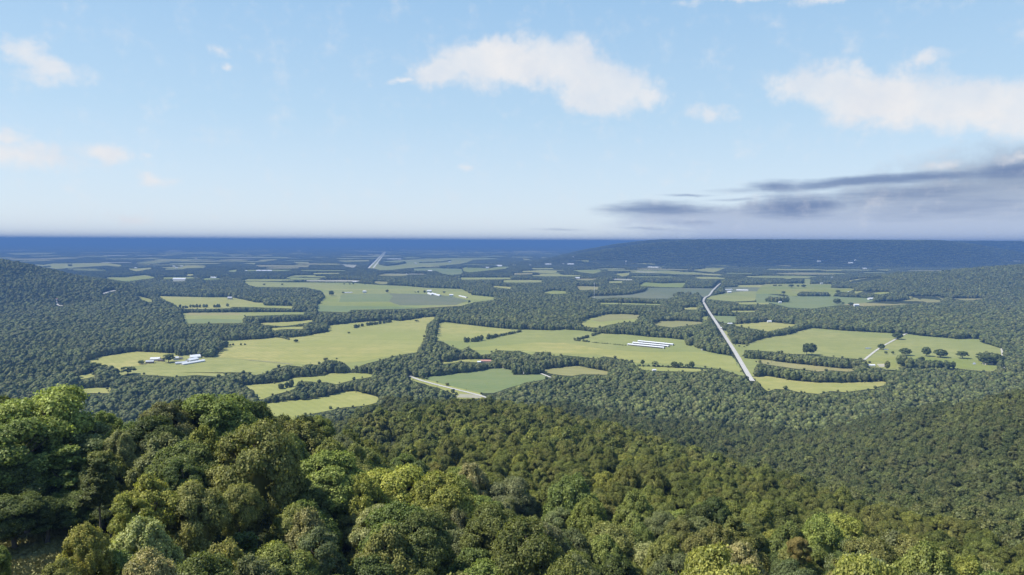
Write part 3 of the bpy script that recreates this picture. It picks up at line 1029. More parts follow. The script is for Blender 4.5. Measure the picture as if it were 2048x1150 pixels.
def crown_mesh(name, kind, seed, n_leaf, size, mat, core=2):
    r = np.random.default_rng(seed)
    L = crown_points(kind, r)
    C = np.array([l[0] for l in L])
    R = np.array([l[1] for l in L])
    w = R ** 2
    idx = r.choice(len(L), n_leaf, p=w / w.sum())
    per = 9 if n_leaf > 10000 else (5 if n_leaf > 3000 else 1)     # leaves come in sprigs
    ns = n_leaf // per + 1
    idx = np.repeat(idx[:ns], per)[:n_leaf]
    d = np.repeat(r.normal(0, 1, (ns, 3)), per, axis=0)[:n_leaf]
    d = unit(d)
    qs = np.repeat(r.uniform(.68, 1.14, (ns, 1)), per, axis=0)[:n_leaf]
    out = unit(C[idx] - np.array([0, 0, 5.0]))
    d = unit(d + out * 0.75 + np.array([0, 0, .25]))
    flat = {'round': .82, 'tall': 1.3, 'loose': .7, 'layered': .30}[kind]
    q = qs
    P = C[idx] + d * R[idx, None] * q * np.array([1, 1, flat])
    # small sprigs break the lobes' outline
    if per > 1:
        P = P + r.normal(0, .17 if per == 9 else .28, P.shape) * np.array([1, 1, 1.5 if kind == 'tall' else .8])
    if kind == 'layered':
        Nr = unit(np.array([0, 0, 1.0]) + r.normal(0, .38, (n_leaf, 3)))
        V, F = cards(P, Nr, size * 1.1, r, 1.5)
    elif kind == 'tall':
        Nr = unit(d + out * .3 + r.normal(0, .48 if per == 9 else .36, (n_leaf, 3)))
        V, F = cards(P, Nr, size, r, 1.25, 2.0)
    else:
        Nr = unit(d + out * .3 + r.normal(0, .48 if per == 9 else .36, (n_leaf, 3)))
        V, F = cards(P, Nr, size, r)
    Vs, Fs, n0 = [V], [F], len(V)
    if core:
        iv, if_ = ico(1)
        for c, rr in L:
            vv = iv * rr * .60 * np.array([1, 1, flat]) + c
            vv += r.normal(0, .05, vv.shape)
            Vs.append(vv)
            Fs.append(np.hstack([if_, if_[:, 2:3]]) + n0)     # padded below
            n0 += len(vv)
        iv, if_ = ico(2)
        cz = 5.8 if kind != 'layered' else 5.0
        sc_ = {'round': (2.3, 2.3, 3.2), 'tall': (2.4, 2.4, 4.2), 'loose': (1.6, 1.6, 2.6), 'layered': (1.2, 1.2, 3.8)}[kind]
        vv = iv * np.array(sc_) + np.array([0, 0, cz])
        Vs.append(vv)
        Fs.append(np.hstack([if_, if_[:, 2:3]]) + n0)
    V = np.vstack(Vs)
    F = np.vstack(Fs)
    tri = F[:, 2] == F[:, 3]
    me = bpy.data.meshes.new(name)
    me.vertices.add(len(V))
    me.vertices.foreach_set('co', V.astype(np.float32).ravel())
    tot = np.where(tri, 3, 4).astype(np.int32)
    loops = F.ravel()[np.repeat([[True] * 4], len(F), 0).ravel() & ~((np.tile([0, 0, 0, 1], len(F)) == 1) & np.repeat(tri, 4))]
    me.loops.add(len(loops))
    me.loops.foreach_set('vertex_index', loops.astype(np.int32))
    me.polygons.add(len(F))
    me.polygons.foreach_set('loop_start', (np.cumsum(tot) - tot).astype(np.int32))
    me.polygons.foreach_set('loop_total', tot)
    me.update(calc_edges=True)
    me.materials.append(mat)
    return me


def tube(P, Rr, n=8):
    V, F = [], []
    for i, (p, r_) in enumerate(zip(P, Rr)):
        for k in range(n):
            t = 2 * math.pi * k / n
            V.append((p[0] + r_ * math.cos(t), p[1] + r_ * math.sin(t), p[2]))
        if i:
            a = (i - 1) * n
            for k in range(n):
                F.append((a + k, a + (k + 1) % n, a + n + (k + 1) % n, a + n + k))
    return V, F


def trunk_mesh(name, seed, H=10.0, r0=.38):
    """tapered, slightly crooked trunk 10 m to the crown with limbs reaching into it"""
    r = random.Random(seed)
    P, Rr = [], []
    for i in range(9):
        z = H * 1.7 * i / 8
        P.append((r.gauss(0, .12) * (i > 0), r.gauss(0, .12) * (i > 0), z))
        Rr.append(r0 * (1.35 if i == 0 else 1) * (1 - .8 * i / 8))
    V, F = tube(P, Rr, 9)
    for k in range(7):
        z = H * r.uniform(.9, 1.4)
        t = r.uniform(0, 6.28)
        L = r.uniform(2.2, 3.6)
        Q = [(math.cos(t) * L * s * (1 - .1 * s), math.sin(t) * L * s, z + s * s * 2.4 + s * .8) for s in (0, .35, .7, 1)]
        v, f = tube(Q, [r0 * .42, r0 * .3, r0 * .2, r0 * .08], 5)
        o = len(V)
        V += v
        F += [tuple(o + a for a in ff) for ff in f]
    return mesh_np(name, V, F, BARK, True)


KINDS_ = ['round', 'tall', 'loose', 'layered']
NEAR = {k: [crown_mesh('crown_' + k, k, 11 + i * 7 + len(k), nl, sz, LEAF_OBJ) for i in range(nv)]
        for k, nv, nl, sz in (('round', 3, 44000, .185), ('tall', 3, 44000, .185), ('loose', 2, 34000, .195), ('layered', 2, 22000, .27))}
TRUNKS = [trunk_mesh('trunk', i) for i in range(3)]

# ------------------------------------------------------------------ near slope: every tree a thing of its own
TINT = {
    'dark green': (0.088, 0.113, 0.037), 'olive green': (0.180, 0.188, 0.061), 'mid green': (0.139, 0.166, 0.051), 'bright yellowish green': (0.253, 0.264, 0.068),
    'pale silvery green': (0.259, 0.263, 0.123), 'greyish olive': (0.153, 0.168, 0.079), 'golden yellow': (.240, .238, .060), 'bluish green': (0.122, 0.143, 0.061),
    'rusty orange': (0.210, 0.160, 0.065), 'fresh green': (0.193, 0.223, 0.066),
}
CLEAR = np.array([(-60, 1070), (60, 1068), (118, 1078), (122, 1110), (100, 1146), (-60, 1160)])
GAP = np.array([(175, 930), (222, 930), (225, 1052), (180, 1058)])
TREES = []    # x, y, z, crown diameter, height, kind, tint, place


def hero(u, v, D, w, kind, tint, place=None, hmin=8.0):
    p = CAM + ray(u, v) * D
    z = float(height(p[0], p[1])[0])
    TREES.append([p[0], p[1], z, w * .92 * D / FPX, max(p[2] - z, hmin), kind, tint, place])


for a in [
    (90, 772, 158, 185, 'round', 'fresh green'), (18, 835, 150, 170, 'round', 'mid green'), (165, 835, 155, 140, 'loose', 'greyish olive'),
    (195, 922, 120, 68, 'layered', 'bluish green', 'with a bare thin trunk in the dark gap'), (238, 865, 150, 75, 'tall', 'pale silvery green'),
    (300, 835, 158, 130, 'round', 'dark green'), (-30, 790, 162, 150, 'round', 'dark green'), (130, 900, 147, 120, 'layered', 'mid green'),
    (50, 905, 148, 140, 'loose', 'dark green'), (430, 783, 168, 170, 'round', 'mid green'), (362, 800, 172, 110, 'loose', 'dark green'),
    (492, 796, 182, 110, 'round', 'dark green'), (503, 838, 130, 182, 'round', 'olive green'), (300, 950, 112, 130, 'loose', 'golden yellow'),
    (262, 985, 106, 90, 'loose', 'golden yellow'), (385, 965, 112, 125, 'round', 'olive green'), (655, 905, 145, 165, 'round', 'fresh green'),
    (590, 845, 182, 150, 'tall', 'olive green'), (168, 1052, 90, 85, 'tall', 'bright yellowish green'), (292, 1108, 80, 130, 'tall', 'pale silvery green'),
    (790, 930, 155, 170, 'round', 'bright yellowish green'), (880, 948, 150, 150, 'round', 'bright yellowish green'), (725, 955, 142, 120, 'tall', 'bright yellowish green'),
    (1020, 955, 195, 110, 'round', 'greyish olive'), (1145, 955, 180, 125, 'tall', 'mid green'), (1450, 1085, 104, 185, 'round', 'golden yellow'),
    (1728, 1098, 102, 160, 'round', 'bright yellowish green'), (1600, 1068, 140, 46, 'loose', 'rusty orange'), (1680, 1030, 190, 110, 'round', 'bright yellowish green'),
    (250, 1085, 92, 110, 'loose', 'mid green'), (110, 1122, 84, 80, 'loose', 'olive green'), (60, 1140, 82, 90, 'loose', 'greyish olive'),
    (25, 985, 138, 120, 'round', 'dark green'), (92, 1000, 140, 100, 'loose', 'dark green'), (150, 985, 144, 110, 'round', 'mid green'), (-40, 1010, 136, 110, 'round', 'dark green'),
    (222, 1010, 142, 80, 'round', 'dark green'), (740, 1010, 125, 110, 'loose', 'pale silvery green'), (640, 1050, 112, 120, 'loose', 'greyish olive'), (1085, 1030, 128, 120, 'loose', 'greyish olive'),
    (1180, 1000, 160, 100, 'tall', 'fresh green'), (1010, 1010, 175, 55, 'tall', 'pale silvery green'), (1420, 1000, 210, 80, 'round', 'golden yellow'),
    (-25, 1090, 96, 60, 'round', 'fresh green'), (445, 1090, 100, 130, 'tall', 'olive green'), (860, 1010, 140, 120, 'round', 'olive green'),
]:
    hero(*a)

cand = []
sp = 8.3
xs = np.arange(-420, 900, sp)
ys = np.arange(40, 1300, sp)
gx, gy = np.meshgrid(xs, ys)
gx = gx.ravel() + rng.uniform(-.42, .42, gx.size) * sp
gy = gy.ravel() + rng.uniform(-.42, .42, gy.size) * sp
gz = height(gx, gy)
wd = 7.2 + 6.0 * rng.random(gx.size) ** 1.7
ht = (10 + 8 * rng.random(gx.size) + (wd - 7.2) * .75) * (1 + .12 * vnoise(gx, gy, 60, 2))
uu, vv = proj(np.stack([gx, gy, gz], 1))
ut, vt = proj(np.stack([gx, gy, gz + ht], 1))
um, vm = proj(np.stack([gx, gy, gz + ht * .6], 1))
DD = np.sqrt(gx ** 2 + gy ** 2 + (gz - CAM[2]) ** 2)
dotf = gy > 30
ok = dotf & (uu > -150) & (uu < 2200) & (vt < 1190) & (DD > 84) & ((gz > 2.5) | (DD < 1080))
for a_, b_ in ((uu, vv), (ut, vt), (um, vm)):
    ok &= ~inpoly(CLEAR, a_, b_)
    ok &= ~(inpoly(GAP, a_, b_) & (DD < 140))
# keep clear of the larger trees placed one by one
for t in TREES:
    ok &= np.hypot(gx - t[0], gy - t[1]) > t[3] * .46
# nothing may stand in front of the large trees on the left edge and hide them
ok &= ~((uu < 260) & (DD < 142) & (vt < 1100))
# the valley side of the zone keeps the fields free
hv = (DD > 700) & (gz < 25)
for f_ in (0, .5, 1.0):
    ub, vb = proj(np.stack([gx, gy, gz + ht * f_], 1))
    ok &= ~(hv & blocked(ub, vb))
gx, gy, gz, ht, wd, DD, ut, vt = (a_[ok] for a_ in (gx, gy, gz, ht, wd, DD, ut, vt))
order = np.argsort(DD)
N_NEAR = 250
near_i = order[:N_NEAR - len(TREES)]
rest = order[N_NEAR - len(TREES):]
zone = vnoise(gx, gy, 34, 21) * .5 + .5
names = list(TINT)
wts = {'dark green': 2.2, 'olive green': 3.2, 'mid green': 3.2, 'bright yellowish green': .7, 'pale silvery green': .55, 'greyish olive': 1.6,
       'golden yellow': .12, 'bluish green': .7, 'rusty orange': 0, 'fresh green': 1.3}
for i in near_i:
    tint = random.choices(names, [wts[n_] for n_ in names])[0]
    kind = random.choices(['round', 'tall', 'loose', 'layered'], [5, 4.2, 1.6, .25])[0]
    if tint == 'pale silvery green':
        kind = 'tall'
    TREES.append([gx[i], gy[i], gz[i], wd[i], ht[i], kind, tint, None])

SHAPE = {'round': 'round headed', 'tall': 'tall oval', 'loose': 'loose open', 'layered': 'layered pine like'}
tp = np.array([[t[0], t[1], t[2] + t[4]] for t in TREES])
tu, tv = proj(tp)
recs = []
for k, t in enumerate(TREES):
    if t[7]:
        lab = f'{SHAPE[t[5]]} {t[6]} tree {t[7]}'
        key = None
    else:
        if tv[k] > 1060:
            place = 'along the bottom edge'
        elif tu[k] < 560 and tv[k] < 860:
            place = 'on the left crest'
        elif tu[k] < 500:
            place = 'below the left crest'
        elif tu[k] < 960:
            place = 'on the slope left of centre'
        elif tu[k] < 1450:
            place = 'on the slope right of centre'
        else:
            place = 'on the slope at far right'
        key = (t[5], t[6], place)
        lab = None
    recs.append([lab, key])
byk = {}
for k, (lab, key) in enumerate(recs):
    if key:
        byk.setdefault(key, []).append(k)
ORD = ['first', 'second', 'third', 'fourth', 'fifth', 'sixth', 'seventh', 'eighth', 'ninth', 'tenth', 'eleventh', 'twelfth', 'thirteenth', 'fourteenth', 'fifteenth', 'sixteenth']
for key, ks in byk.items():
    ks.sort(key=lambda k: tu[k])
    for q, k in enumerate(ks):
        b_ = f'{SHAPE[key[0]]} {key[1]} tree {key[2]}'
        recs[k][0] = b_ if len(ks) == 1 else f'{SHAPE[key[0]]} {key[1]} tree, {ORD[min(q, len(ORD) - 1)]} from left, {key[2]}'
for k, t in enumerate(TREES):
    x, y, z, w, H, kind, tint, pl = t
    root = link('pine_tree' if kind == 'layered' else 'broadleaf_tree', None, None, (x, y, z), random.uniform(0, 6.28))
    tag(root, recs[k][0], 'tree', 'forest trees on the near slope')
    ch = min(H * (.84 if kind != 'layered' else .9), w * 1.4)
    if pl:
        ch = H * .40
    if H > 22:
        ch = H * .9
    cr = link('crown', random.choice(NEAR[kind]), root, (0, 0, H - ch))
    cr.scale = (w / 10.2, w / 10.2, ch / 12.0)
    j = random.uniform(.85, 1.15)
    c = [a_ * j * random.uniform(.94, 1.06) for a_ in TINT[tint]]
    cr.color = (*c, 1)
    tr = link('trunk', random.choice(TRUNKS), root)
    tr.scale = (w / 10, w / 10, H / 19.0)
    if pl:
        tr.scale = (.55, .55, H / 18.0)

# ------------------------------------------------------------------ forests made of instances
SRC = bpy.data.collections.new('tree_sources')


def src_objects(meshes, nm):
    c = bpy.data.collections.new(nm)
    for i, me in enumerate(meshes):
        o = bpy.data.objects.new(f'{nm}_{i:02d}', me)
        c.objects.link(o)
    return c


def scatter(name, P, rot, S, idx, coll):
    me = bpy.data.meshes.new(name)
    n = len(P)
    me.vertices.add(n)
    me.vertices.foreach_set('co', np.asarray(P, np.float32).ravel())
    for nm, ty, data in (('rot', 'FLOAT', rot), ('idx', 'INT', idx), ('scl', 'FLOAT_VECTOR', S)):
        at_ = me.attributes.new(nm, ty, 'POINT')
        if ty == 'FLOAT_VECTOR':
            at_.data.foreach_set('vector', np.asarray(data, np.float32).ravel())
        else:
            at_.data.foreach_set('value', np.asarray(data, np.int32 if ty == 'INT' else np.float32))
    o = link(name, me)
    ng = bpy.data.node_groups.new(name, 'GeometryNodeTree')
    ng.interface.new_socket('Geometry', in_out='INPUT', socket_type='NodeSocketGeometry')
    ng.interface.new_socket('Geometry', in_out='OUTPUT', socket_type='NodeSocketGeometry')
    nn, ll = ng.nodes, ng.links
    gi, go = nn.new('NodeGroupInput'), nn.new('NodeGroupOutput')
    ip = nn.new('GeometryNodeInstanceOnPoints')
    ci = nn.new('GeometryNodeCollectionInfo')
    ci.inputs['Collection'].default_value = coll
    ci.inputs['Separate Children'].default_value = True
    ci.inputs['Reset Children'].default_value = True

    def attr(nm, ty):
        a_ = nn.new('GeometryNodeInputNamedAttribute')
        a_.data_type = ty
        a_.inputs['Name'].default_value = nm
        return a_.outputs['Attribute']
    cx = nn.new('ShaderNodeCombineXYZ')
    ll.new(attr('rot', 'FLOAT'), cx.inputs[2])
    ll.new(gi.outputs[0], ip.inputs['Points'])
    ll.new(ci.outputs[0], ip.inputs['Instance'])
    ip.inputs['Pick Instance'].default_value = True
    ll.new(attr('idx', 'INT'), ip.inputs['Instance Index'])
    ll.new(cx.outputs[0], ip.inputs['Rotation'])
    ll.new(attr('scl', 'FLOAT_VECTOR'), ip.inputs['Scale'])
    ll.new(ip.outputs[0], go.inputs[0])
    md = o.modifiers.new('trees', 'NODES')
    md.node_group = ng
    return o


def tree_src(nm, kinds, n_leaf, size, seeds):
    return src_objects([crown_mesh(nm + '_' + k, k, s, n_leaf, size, LEAF_INS) for s in seeds for k in kinds], nm)


c_near = src_objects([me for k in ('round', 'tall', 'loose') for me in NEAR[k][:3]], 'slope_tree')
for o_ in c_near.objects:
    o_.material_slots[0].link = 'OBJECT'
    o_.material_slots[0].material = LEAF_INS
c_mid = tree_src('hill_tree', ('round', 'tall', 'round', 'loose'), 7500, .46, (3, 4, 5))
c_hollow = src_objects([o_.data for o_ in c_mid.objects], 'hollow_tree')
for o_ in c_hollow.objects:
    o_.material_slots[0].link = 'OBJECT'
    o_.material_slots[0].material = LEAF_HOLLOW_SHADE


def lump(name, seed, sub=2, n=11):
    """a far tree: a rounded crown of overlapping leafy billows, radius 4.6 m, 10.8 m high"""
    r = np.random.default_rng(seed)
    Vs, Fs, n0 = [], [], 0
    iv, if_ = ico(sub)
    for k in range(n):
        a_ = k * 2.4 + r.uniform(-.4, .4)
        q = 2.9 * math.sqrt((k + .3) / n) * r.uniform(.8, 1.15)
        c = np.array([math.cos(a_) * q, math.sin(a_) * q, 8.3 - q * q * .42 + r.uniform(-.7, .7)])
        vv_ = iv * (r.uniform(1.5, 2.3) * (1 + r.normal(0, .10, (len(iv), 1)))) + c
        Vs.append(vv_)
        Fs.append(if_ + n0)
        n0 += len(iv)
    vv_ = iv * np.array([3.7, 3.7, 4.4]) + np.array([0, 0, 4.3])
    Vs.append(vv_)
    Fs.append(if_ + n0)
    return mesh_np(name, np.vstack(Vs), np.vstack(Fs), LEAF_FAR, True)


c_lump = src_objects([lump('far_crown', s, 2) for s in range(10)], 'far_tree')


def clump(name, seed, n=26):
    """a patch of far wood, 10 by 10 units, its crowns about 1 unit tall"""
    r = np.random.default_rng(seed)
    iv, if_ = ico(1)
    Vs, Fs, n0 = [], [], 0
    for k in range(n):
        c = np.array([r.uniform(-5.5, 5.5), r.uniform(-5.5, 5.5), r.uniform(.25, .62)])
        s = r.uniform(.9, 1.7)
        vv_ = iv * np.array([s, s, r.uniform(.35, .55)]) + c
        vv_ += r.normal(0, .05, vv_.shape)
        Vs.append(vv_)
        Fs.append(if_ + n0)
        n0 += len(iv)
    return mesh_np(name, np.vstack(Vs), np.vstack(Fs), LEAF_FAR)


c_clump = src_objects([clump('wood_patch', s) for s in range(5)], 'wood_patch')

# the rest of the near slopes
R_ = rest
d_ = DD[R_]
crest = np.interp(ut[R_], [500, 750, 1000, 1300, 1550, 1800, 2050], [420, 600, 790, 560, 450, 370, 300])
a_i = R_[(d_ < 420) & (d_ < crest)]
b_i = R_[(d_ >= 420) & (d_ < crest)]
h_i = R_[d_ >= crest]


def put_trees(name, ii, coll, n, label):
    P = np.stack([gx[ii], gy[ii], gz[ii] + ht[ii] * .12], 1)
    ch_ = np.minimum(ht[ii] * .88, wd[ii] * 1.4)
    P[:, 2] = gz[ii] + ht[ii] - ch_
    S = np.stack([wd[ii] / 10.2, wd[ii] / 10.2, ch_ / 12], 1)
    o = scatter(name, P, rng.uniform(0, 6.28, len(ii)), S, rng.integers(0, n, len(ii)), coll)
    tag(o, label, None, None, 'stuff')


put_trees('forest', a_i, c_near, len(c_near.objects), 'dense broadleaf forest covering the near slopes')
put_trees('forest', b_i, c_mid, len(c_mid.objects), 'sunlit broadleaf forest further down the spur')
put_trees('forest', h_i, c_hollow, len(c_hollow.objects), 'greyer green shade tinted forest filling the hollow behind the spur')

# ------------------------------------------------------------------ valley woods and hedgerows
WOODS = [px_ for px_ in [
    ('B1', [(1395, 400), (1500, 380), (1600, 360), (1700, 370), (1810, 415), (1790, 440), (1730, 470), (1700, 500), (1640, 500), (1600, 490), (1520, 480), (1400, 490)]),
    ('B1', [(1240, 440), (1430, 420), (1440, 440), (1380, 465), (1250, 450)]),
    ('B3', [(1380, 385), (1440, 360), (1440, 400), (1400, 412)]),
    ('B3', [(1470, 350), (1540, 300), (1615, 290), (1660, 360), (1712, 450), (1715, 472), (1640, 470), (1540, 445), (1460, 420)]),
    ('B4', [(1690, 500), (1780, 500), (1870, 520), (1870, 552), (1720, 550)]),
    ('B4', [(1040, 550), (1150, 560), (1300, 565), (1420, 580), (1440, 600), (1250, 600), (1100, 590)]),
    ('B1', [(820, 610), (930, 640), (960, 670), (800, 680), (780, 640)]),
]]
WOODS = [np.array([px(c, p) for p in pts]) for c, pts in WOODS]
HEDGES = [   # crop, base line, tree height in m, width in m, band in m
    ('B2', [(770, 272), (830, 255), (900, 245), (1000, 232), (1085, 218)], 11, 9, 14),
    ('B2', [(160, 335), (210, 345), (260, 360)], 7, 8, 8), ('B2', [(180, 755), (230, 745), (320, 728)], 14, 10, 10),
    ('B2', [(1660, 380), (1750, 376), (1850, 355), (1920, 340)], 15, 11, 14), ('B2', [(1920, 338), (2048, 312), (2120, 296)], 8, 8, 5),
    ('B3', [(500, 362), (560, 355), (640, 330), (720, 303)], 8, 8, 10), ('B3', [(500, 366), (560, 372), (640, 380)], 6, 7, 4),
    ('B3', [(640, 381), (780, 392), (930, 408)], 2.5, 5, 2), ('B3', [(1000, 568), (1120, 570), (1250, 578), (1480, 588)], 4, 6, 4),
    ('B1', [(1430, 104), (1500, 106)], 14, 11, 10), ('B1', [(1520, 100), (1640, 100), (1780, 100)], 15, 11, 10), ('B1', [(1815, 92), (1850, 92)], 16, 11, 8),
    ('B1', [(1460, 136), (1700, 136), (2048, 136), (2330, 134)], 13, 11, 10), ('B4', [(-60, 512), (0, 520), (200, 545), (420, 565), (560, 580), (700, 588)], 19, 12, 16),
    ('B4', [(720, 560), (770, 565)], 19, 12, 8), ('B3', [(1850, 505), (2048, 522)], 18, 12, 14), ('T2', [(1270, 440), (1310, 440)], 8, 10, 10),
    ('T2', [(1330, 442), (1400, 436)], 12, 12, 20), ('T4', [(250, 468), (330, 466), (490, 470)], 20, 14, 30), ('T4', [(0, 515), (90, 520), (170, 518)], 24, 16, 50),
    ('T4', [(560, 470), (680, 478), (760, 480), (840, 478)], 18, 14, 30), ('T3', [(1240, 520), (1400, 515)], 12, 12, 20), ('T4', [(40, 388), (110, 388)], 10, 12, 14),
    ('T3', [(1310, 470), (1400, 468), (1500, 474)], 22, 15, 40), ('T3', [(1600, 450), (1680, 448)], 18, 14, 20), ('T4', [(920, 510), (1020, 510), (1120, 498)], 20, 15, 40),
    ('B1', [(1830, 405), (1890, 403)], 6, 6, 3), ('B1', [(1925, 403), (1960, 401)], 6, 6, 3), ('B2', [(735, 308), (745, 306)], 8, 9, 4),
    ('T2', [(1690, 243), (1760, 242)], 16, 24, 50), ('T2', [(1310, 205), (1480, 200), (1560, 188)], 16, 26, 50), ('T2', [(1040, 228), (1100, 222), (1190, 205)], 20, 26, 120),
    ('T1', [(350, 236), (400, 236)], 14, 26, 60), ('T1', [(540, 230), (570, 230)], 20, 30, 60),
]


def woods_band(r0, r1, sp_, h0, h1, w0, w1):
    xs_ = np.arange(-r1 * .80, r1 * .80, sp_)
    ys_ = np.arange(r0 * .8, r1, sp_)
    X, Y = np.meshgrid(xs_, ys_)
    X, Y = X.ravel(), Y.ravel()
    m = np.abs(X) < Y * .80 + 100
    X, Y = X[m], Y[m]
    n = len(X)
    X = X + rng.uniform(-.45, .45, n) * sp_
    Y = Y + rng.uniform(-.45, .45, n) * sp_
    r = np.hypot(X, Y)
    m = (r >= r0) & (r < r1)
    X, Y = X[m], Y[m]
    Z = height(X, Y)
    n = len(X)
    big = rng.random(n) ** 1.8
    H = (h0 + (h1 - h0) * (.35 * rng.random(n) + .65 * big)) * (1 + .2 * vnoise(X, Y, 90, 6))
    W = (w0 + (w1 - w0) * big) * (1 + .12 * vnoise(X, Y, 140, 8))
    return X, Y, Z, H, W


def filter_trees(X, Y, Z, H, W, wide=0.0):
    u, v = proj(np.stack([X, Y, Z], 1))
    ok = (u > -160) & (u < 2210) & (v < 1150)
    wood = np.zeros(len(X), bool)
    for p in WOODS:
        wood |= inpoly(p, u, v)
    ok &= ~blocked(u, v) | wood
    for l_, w_ in ROADS:
        ok &= ~nearline(l_, u, v, w_)
        ok &= ~nearline(l_, *proj(np.stack([X, Y, Z + H * .8], 1)), w_)
    if wide:
        for s_ in (-1, 1):
            ok &= ~blocked(*proj(np.stack([X + s_ * wide, Y, Z], 1)))
    X, Y, Z, H, W, wood = (a[ok] for a in (X, Y, Z, H, W, wood))
    # a tree whose top would hide the field behind it grows shorter, or not at all
    keep = np.zeros(len(X), bool)
    scale = np.ones(len(X))
    todo = np.arange(len(X))
    for f_ in (1.0, .8, .62, .45):
        hit = np.zeros(len(todo), bool)
        for q in (.25, .5, .75, 1.0):
            uq, vq = proj(np.stack([X[todo], Y[todo], Z[todo] + H[todo] * f_ * q], 1))
            hit |= blocked(uq, vq)
        hit &= ~wood[todo]
        good = todo[~hit]
        keep[good] = True
        scale[good] = f_
        todo = todo[hit]
        if not len(todo):
            break
    H = H * scale
    W = W * (.6 + .4 * scale)
    return tuple(a[keep] for a in (X, Y, Z, H, W))


def put(name, T, coll, label, hunit=12.0, wunit=10.2, lift=.10):
    X, Y, Z, H, W = T
    P = np.stack([X, Y, Z + H * lift], 1)
    S = np.stack([W / wunit, W / wunit, H * (1 - lift) / hunit], 1)
    o = scatter(name, P, rng.uniform(0, 6.28, len(X)), S, rng.integers(0, len(coll.objects), len(X)), coll)
    tag(o, label, None, None, 'stuff')


T = filter_trees(*woods_band(1000, 2300, 9.4, 11, 24, 8.5, 20))
# the near slopes already carry their own trees
m = ~((np.hypot(T[0], T[1]) < 1300) & (T[2] > 2.5) & (T[1] < 1300) & (np.sqrt(T[0] ** 2 + T[1] ** 2) < 1000))
m &= ~((T[0] > -420) & (T[0] < 900) & (T[1] < 1300) & (np.sqrt(T[0] ** 2 + T[1] ** 2 + (T[2] - 280) ** 2) < 1080))
T = tuple(a[m] for a in T)
put('valley_forest', T, c_lump, 'broadleaf woods and hedgerows between the nearer fields', 10.8, 9.2, 0.0)
T = filter_trees(*woods_band(2300, 5200, 13, 12, 24, 12, 25))
put('valley_forest', T, c_lump, 'broadleaf woods between the fields of the middle valley', 10.8, 9.0, 0.0)
for r0, r1, s in ((5200, 7500, 27), (7500, 11500, 30), (11500, 18000, 62), (18000, 34000, 160)):
    X, Y, Z, H, W = woods_band(r0, r1, s, 13, 19, s * 1.0, s * 1.25)
    if r0 >= 7500:
        H = H * .62
    T = filter_trees(X, Y, Z, H, W, s * .45)
    put('distant_forest', T, c_clump, 'far woods melting into blue haze', 1.05, 10.0, 0.0)

# left edge: slopes left of the near grid
X, Y, Z, H, W = woods_band(250, 1000, 9.0, 13, 20, 10, 14)
m = (X < -420) | (X > 900)
m &= Y > 100
T = filter_trees(*(a[m] for a in (X, Y, Z, H, W)))
put('forest', T, c_mid, 'forest on the slope at the left edge', lift=.06)

HX = []
for crop, pts, h, w, band in HEDGES:
    W_ = [at(*px(crop, p)) for p in pts]
    for a_, b_ in zip(W_[:-1], W_[1:]):
        L = np.linalg.norm(b_ - a_)
        n = max(2, int(L / (w * .55))) * max(1, int(band / w))
        for k in range(n):
            c = a_ + (b_ - a_) * random.random()
            q = random.uniform(-.5, .5) * band
            HX.append((c[0] + q * .3, c[1] + abs(q), c[2], h * random.uniform(.6, 1.2), w * random.uniform(.75, 1.15)))
# scrub and weeds along the field margins
for fo in [o_ for o_ in sc.objects if o_.name.startswith('field')]:
    vs_ = [np.array(v_.co) for v_ in fo.data.vertices]
    if np.hypot(*np.mean(vs_, axis=0)[:2]) > 3600 or vs_[0][2] > .33:
        continue
    for a_, b_ in zip(vs_, vs_[1:] + vs_[:1]):
        L = np.linalg.norm(b_ - a_)
        for k in range(int(L / 13)):
            if random.random() < .5:
                continue
            c = a_ + (b_ - a_) * random.random() + np.array([random.gauss(0, 3), random.gauss(0, 4), 0])
            q = random.random() ** 2.5
            uv_ = proj(c[None])
            if any(nearline(l_, uv_[0], uv_[1], w_)[0] for l_, w_ in ROADS[:4]):
                continue
            HX.append((c[0], c[1], float(height(c[0], c[1])[0]), 1.5 + 6 * q, 2.5 + 7 * q))
HX = np.array(HX)
put('hedgerow', tuple(HX[:, i] for i in range(5)), c_lump, 'hedgerow trees along the field edges', 10.8, 9.2, 0.0)

# ------------------------------------------------------------------ single trees in the pastures
FAR_CROWNS = [crown_mesh('crown_far', k, s, 1500, 1.0, LEAF_OBJ) for k, s in (('round', 31), ('round', 32), ('loose', 33), ('round', 34))]


def lone(crop, x, y, hpx, wpx, label, tint='dark green', group=None):
    p = at(*px(crop, (x, y)))
    D = np.linalg.norm(p - CAM)
    H, W = hpx / 4 * D / FPX, wpx / 4 * D / FPX
    r = link('pasture_tree', None, None, tuple(p), random.uniform(0, 6.28))
    tag(r, label, 'tree', group or 'single trees in the pastures')
    c = link('crown', random.choice(FAR_CROWNS), r, (0, 0, H * .1))
    c.scale = (W / 9.6, W / 9.6, H * .9 / 11.4)
    j = random.uniform(.9, 1.15)
    c.color = (*[a_ * j for a_ in TINT[tint]], 1)
    t = link('trunk', random.choice(TRUNKS), r)
    t.scale = (W / 10, W / 10, H / 26)


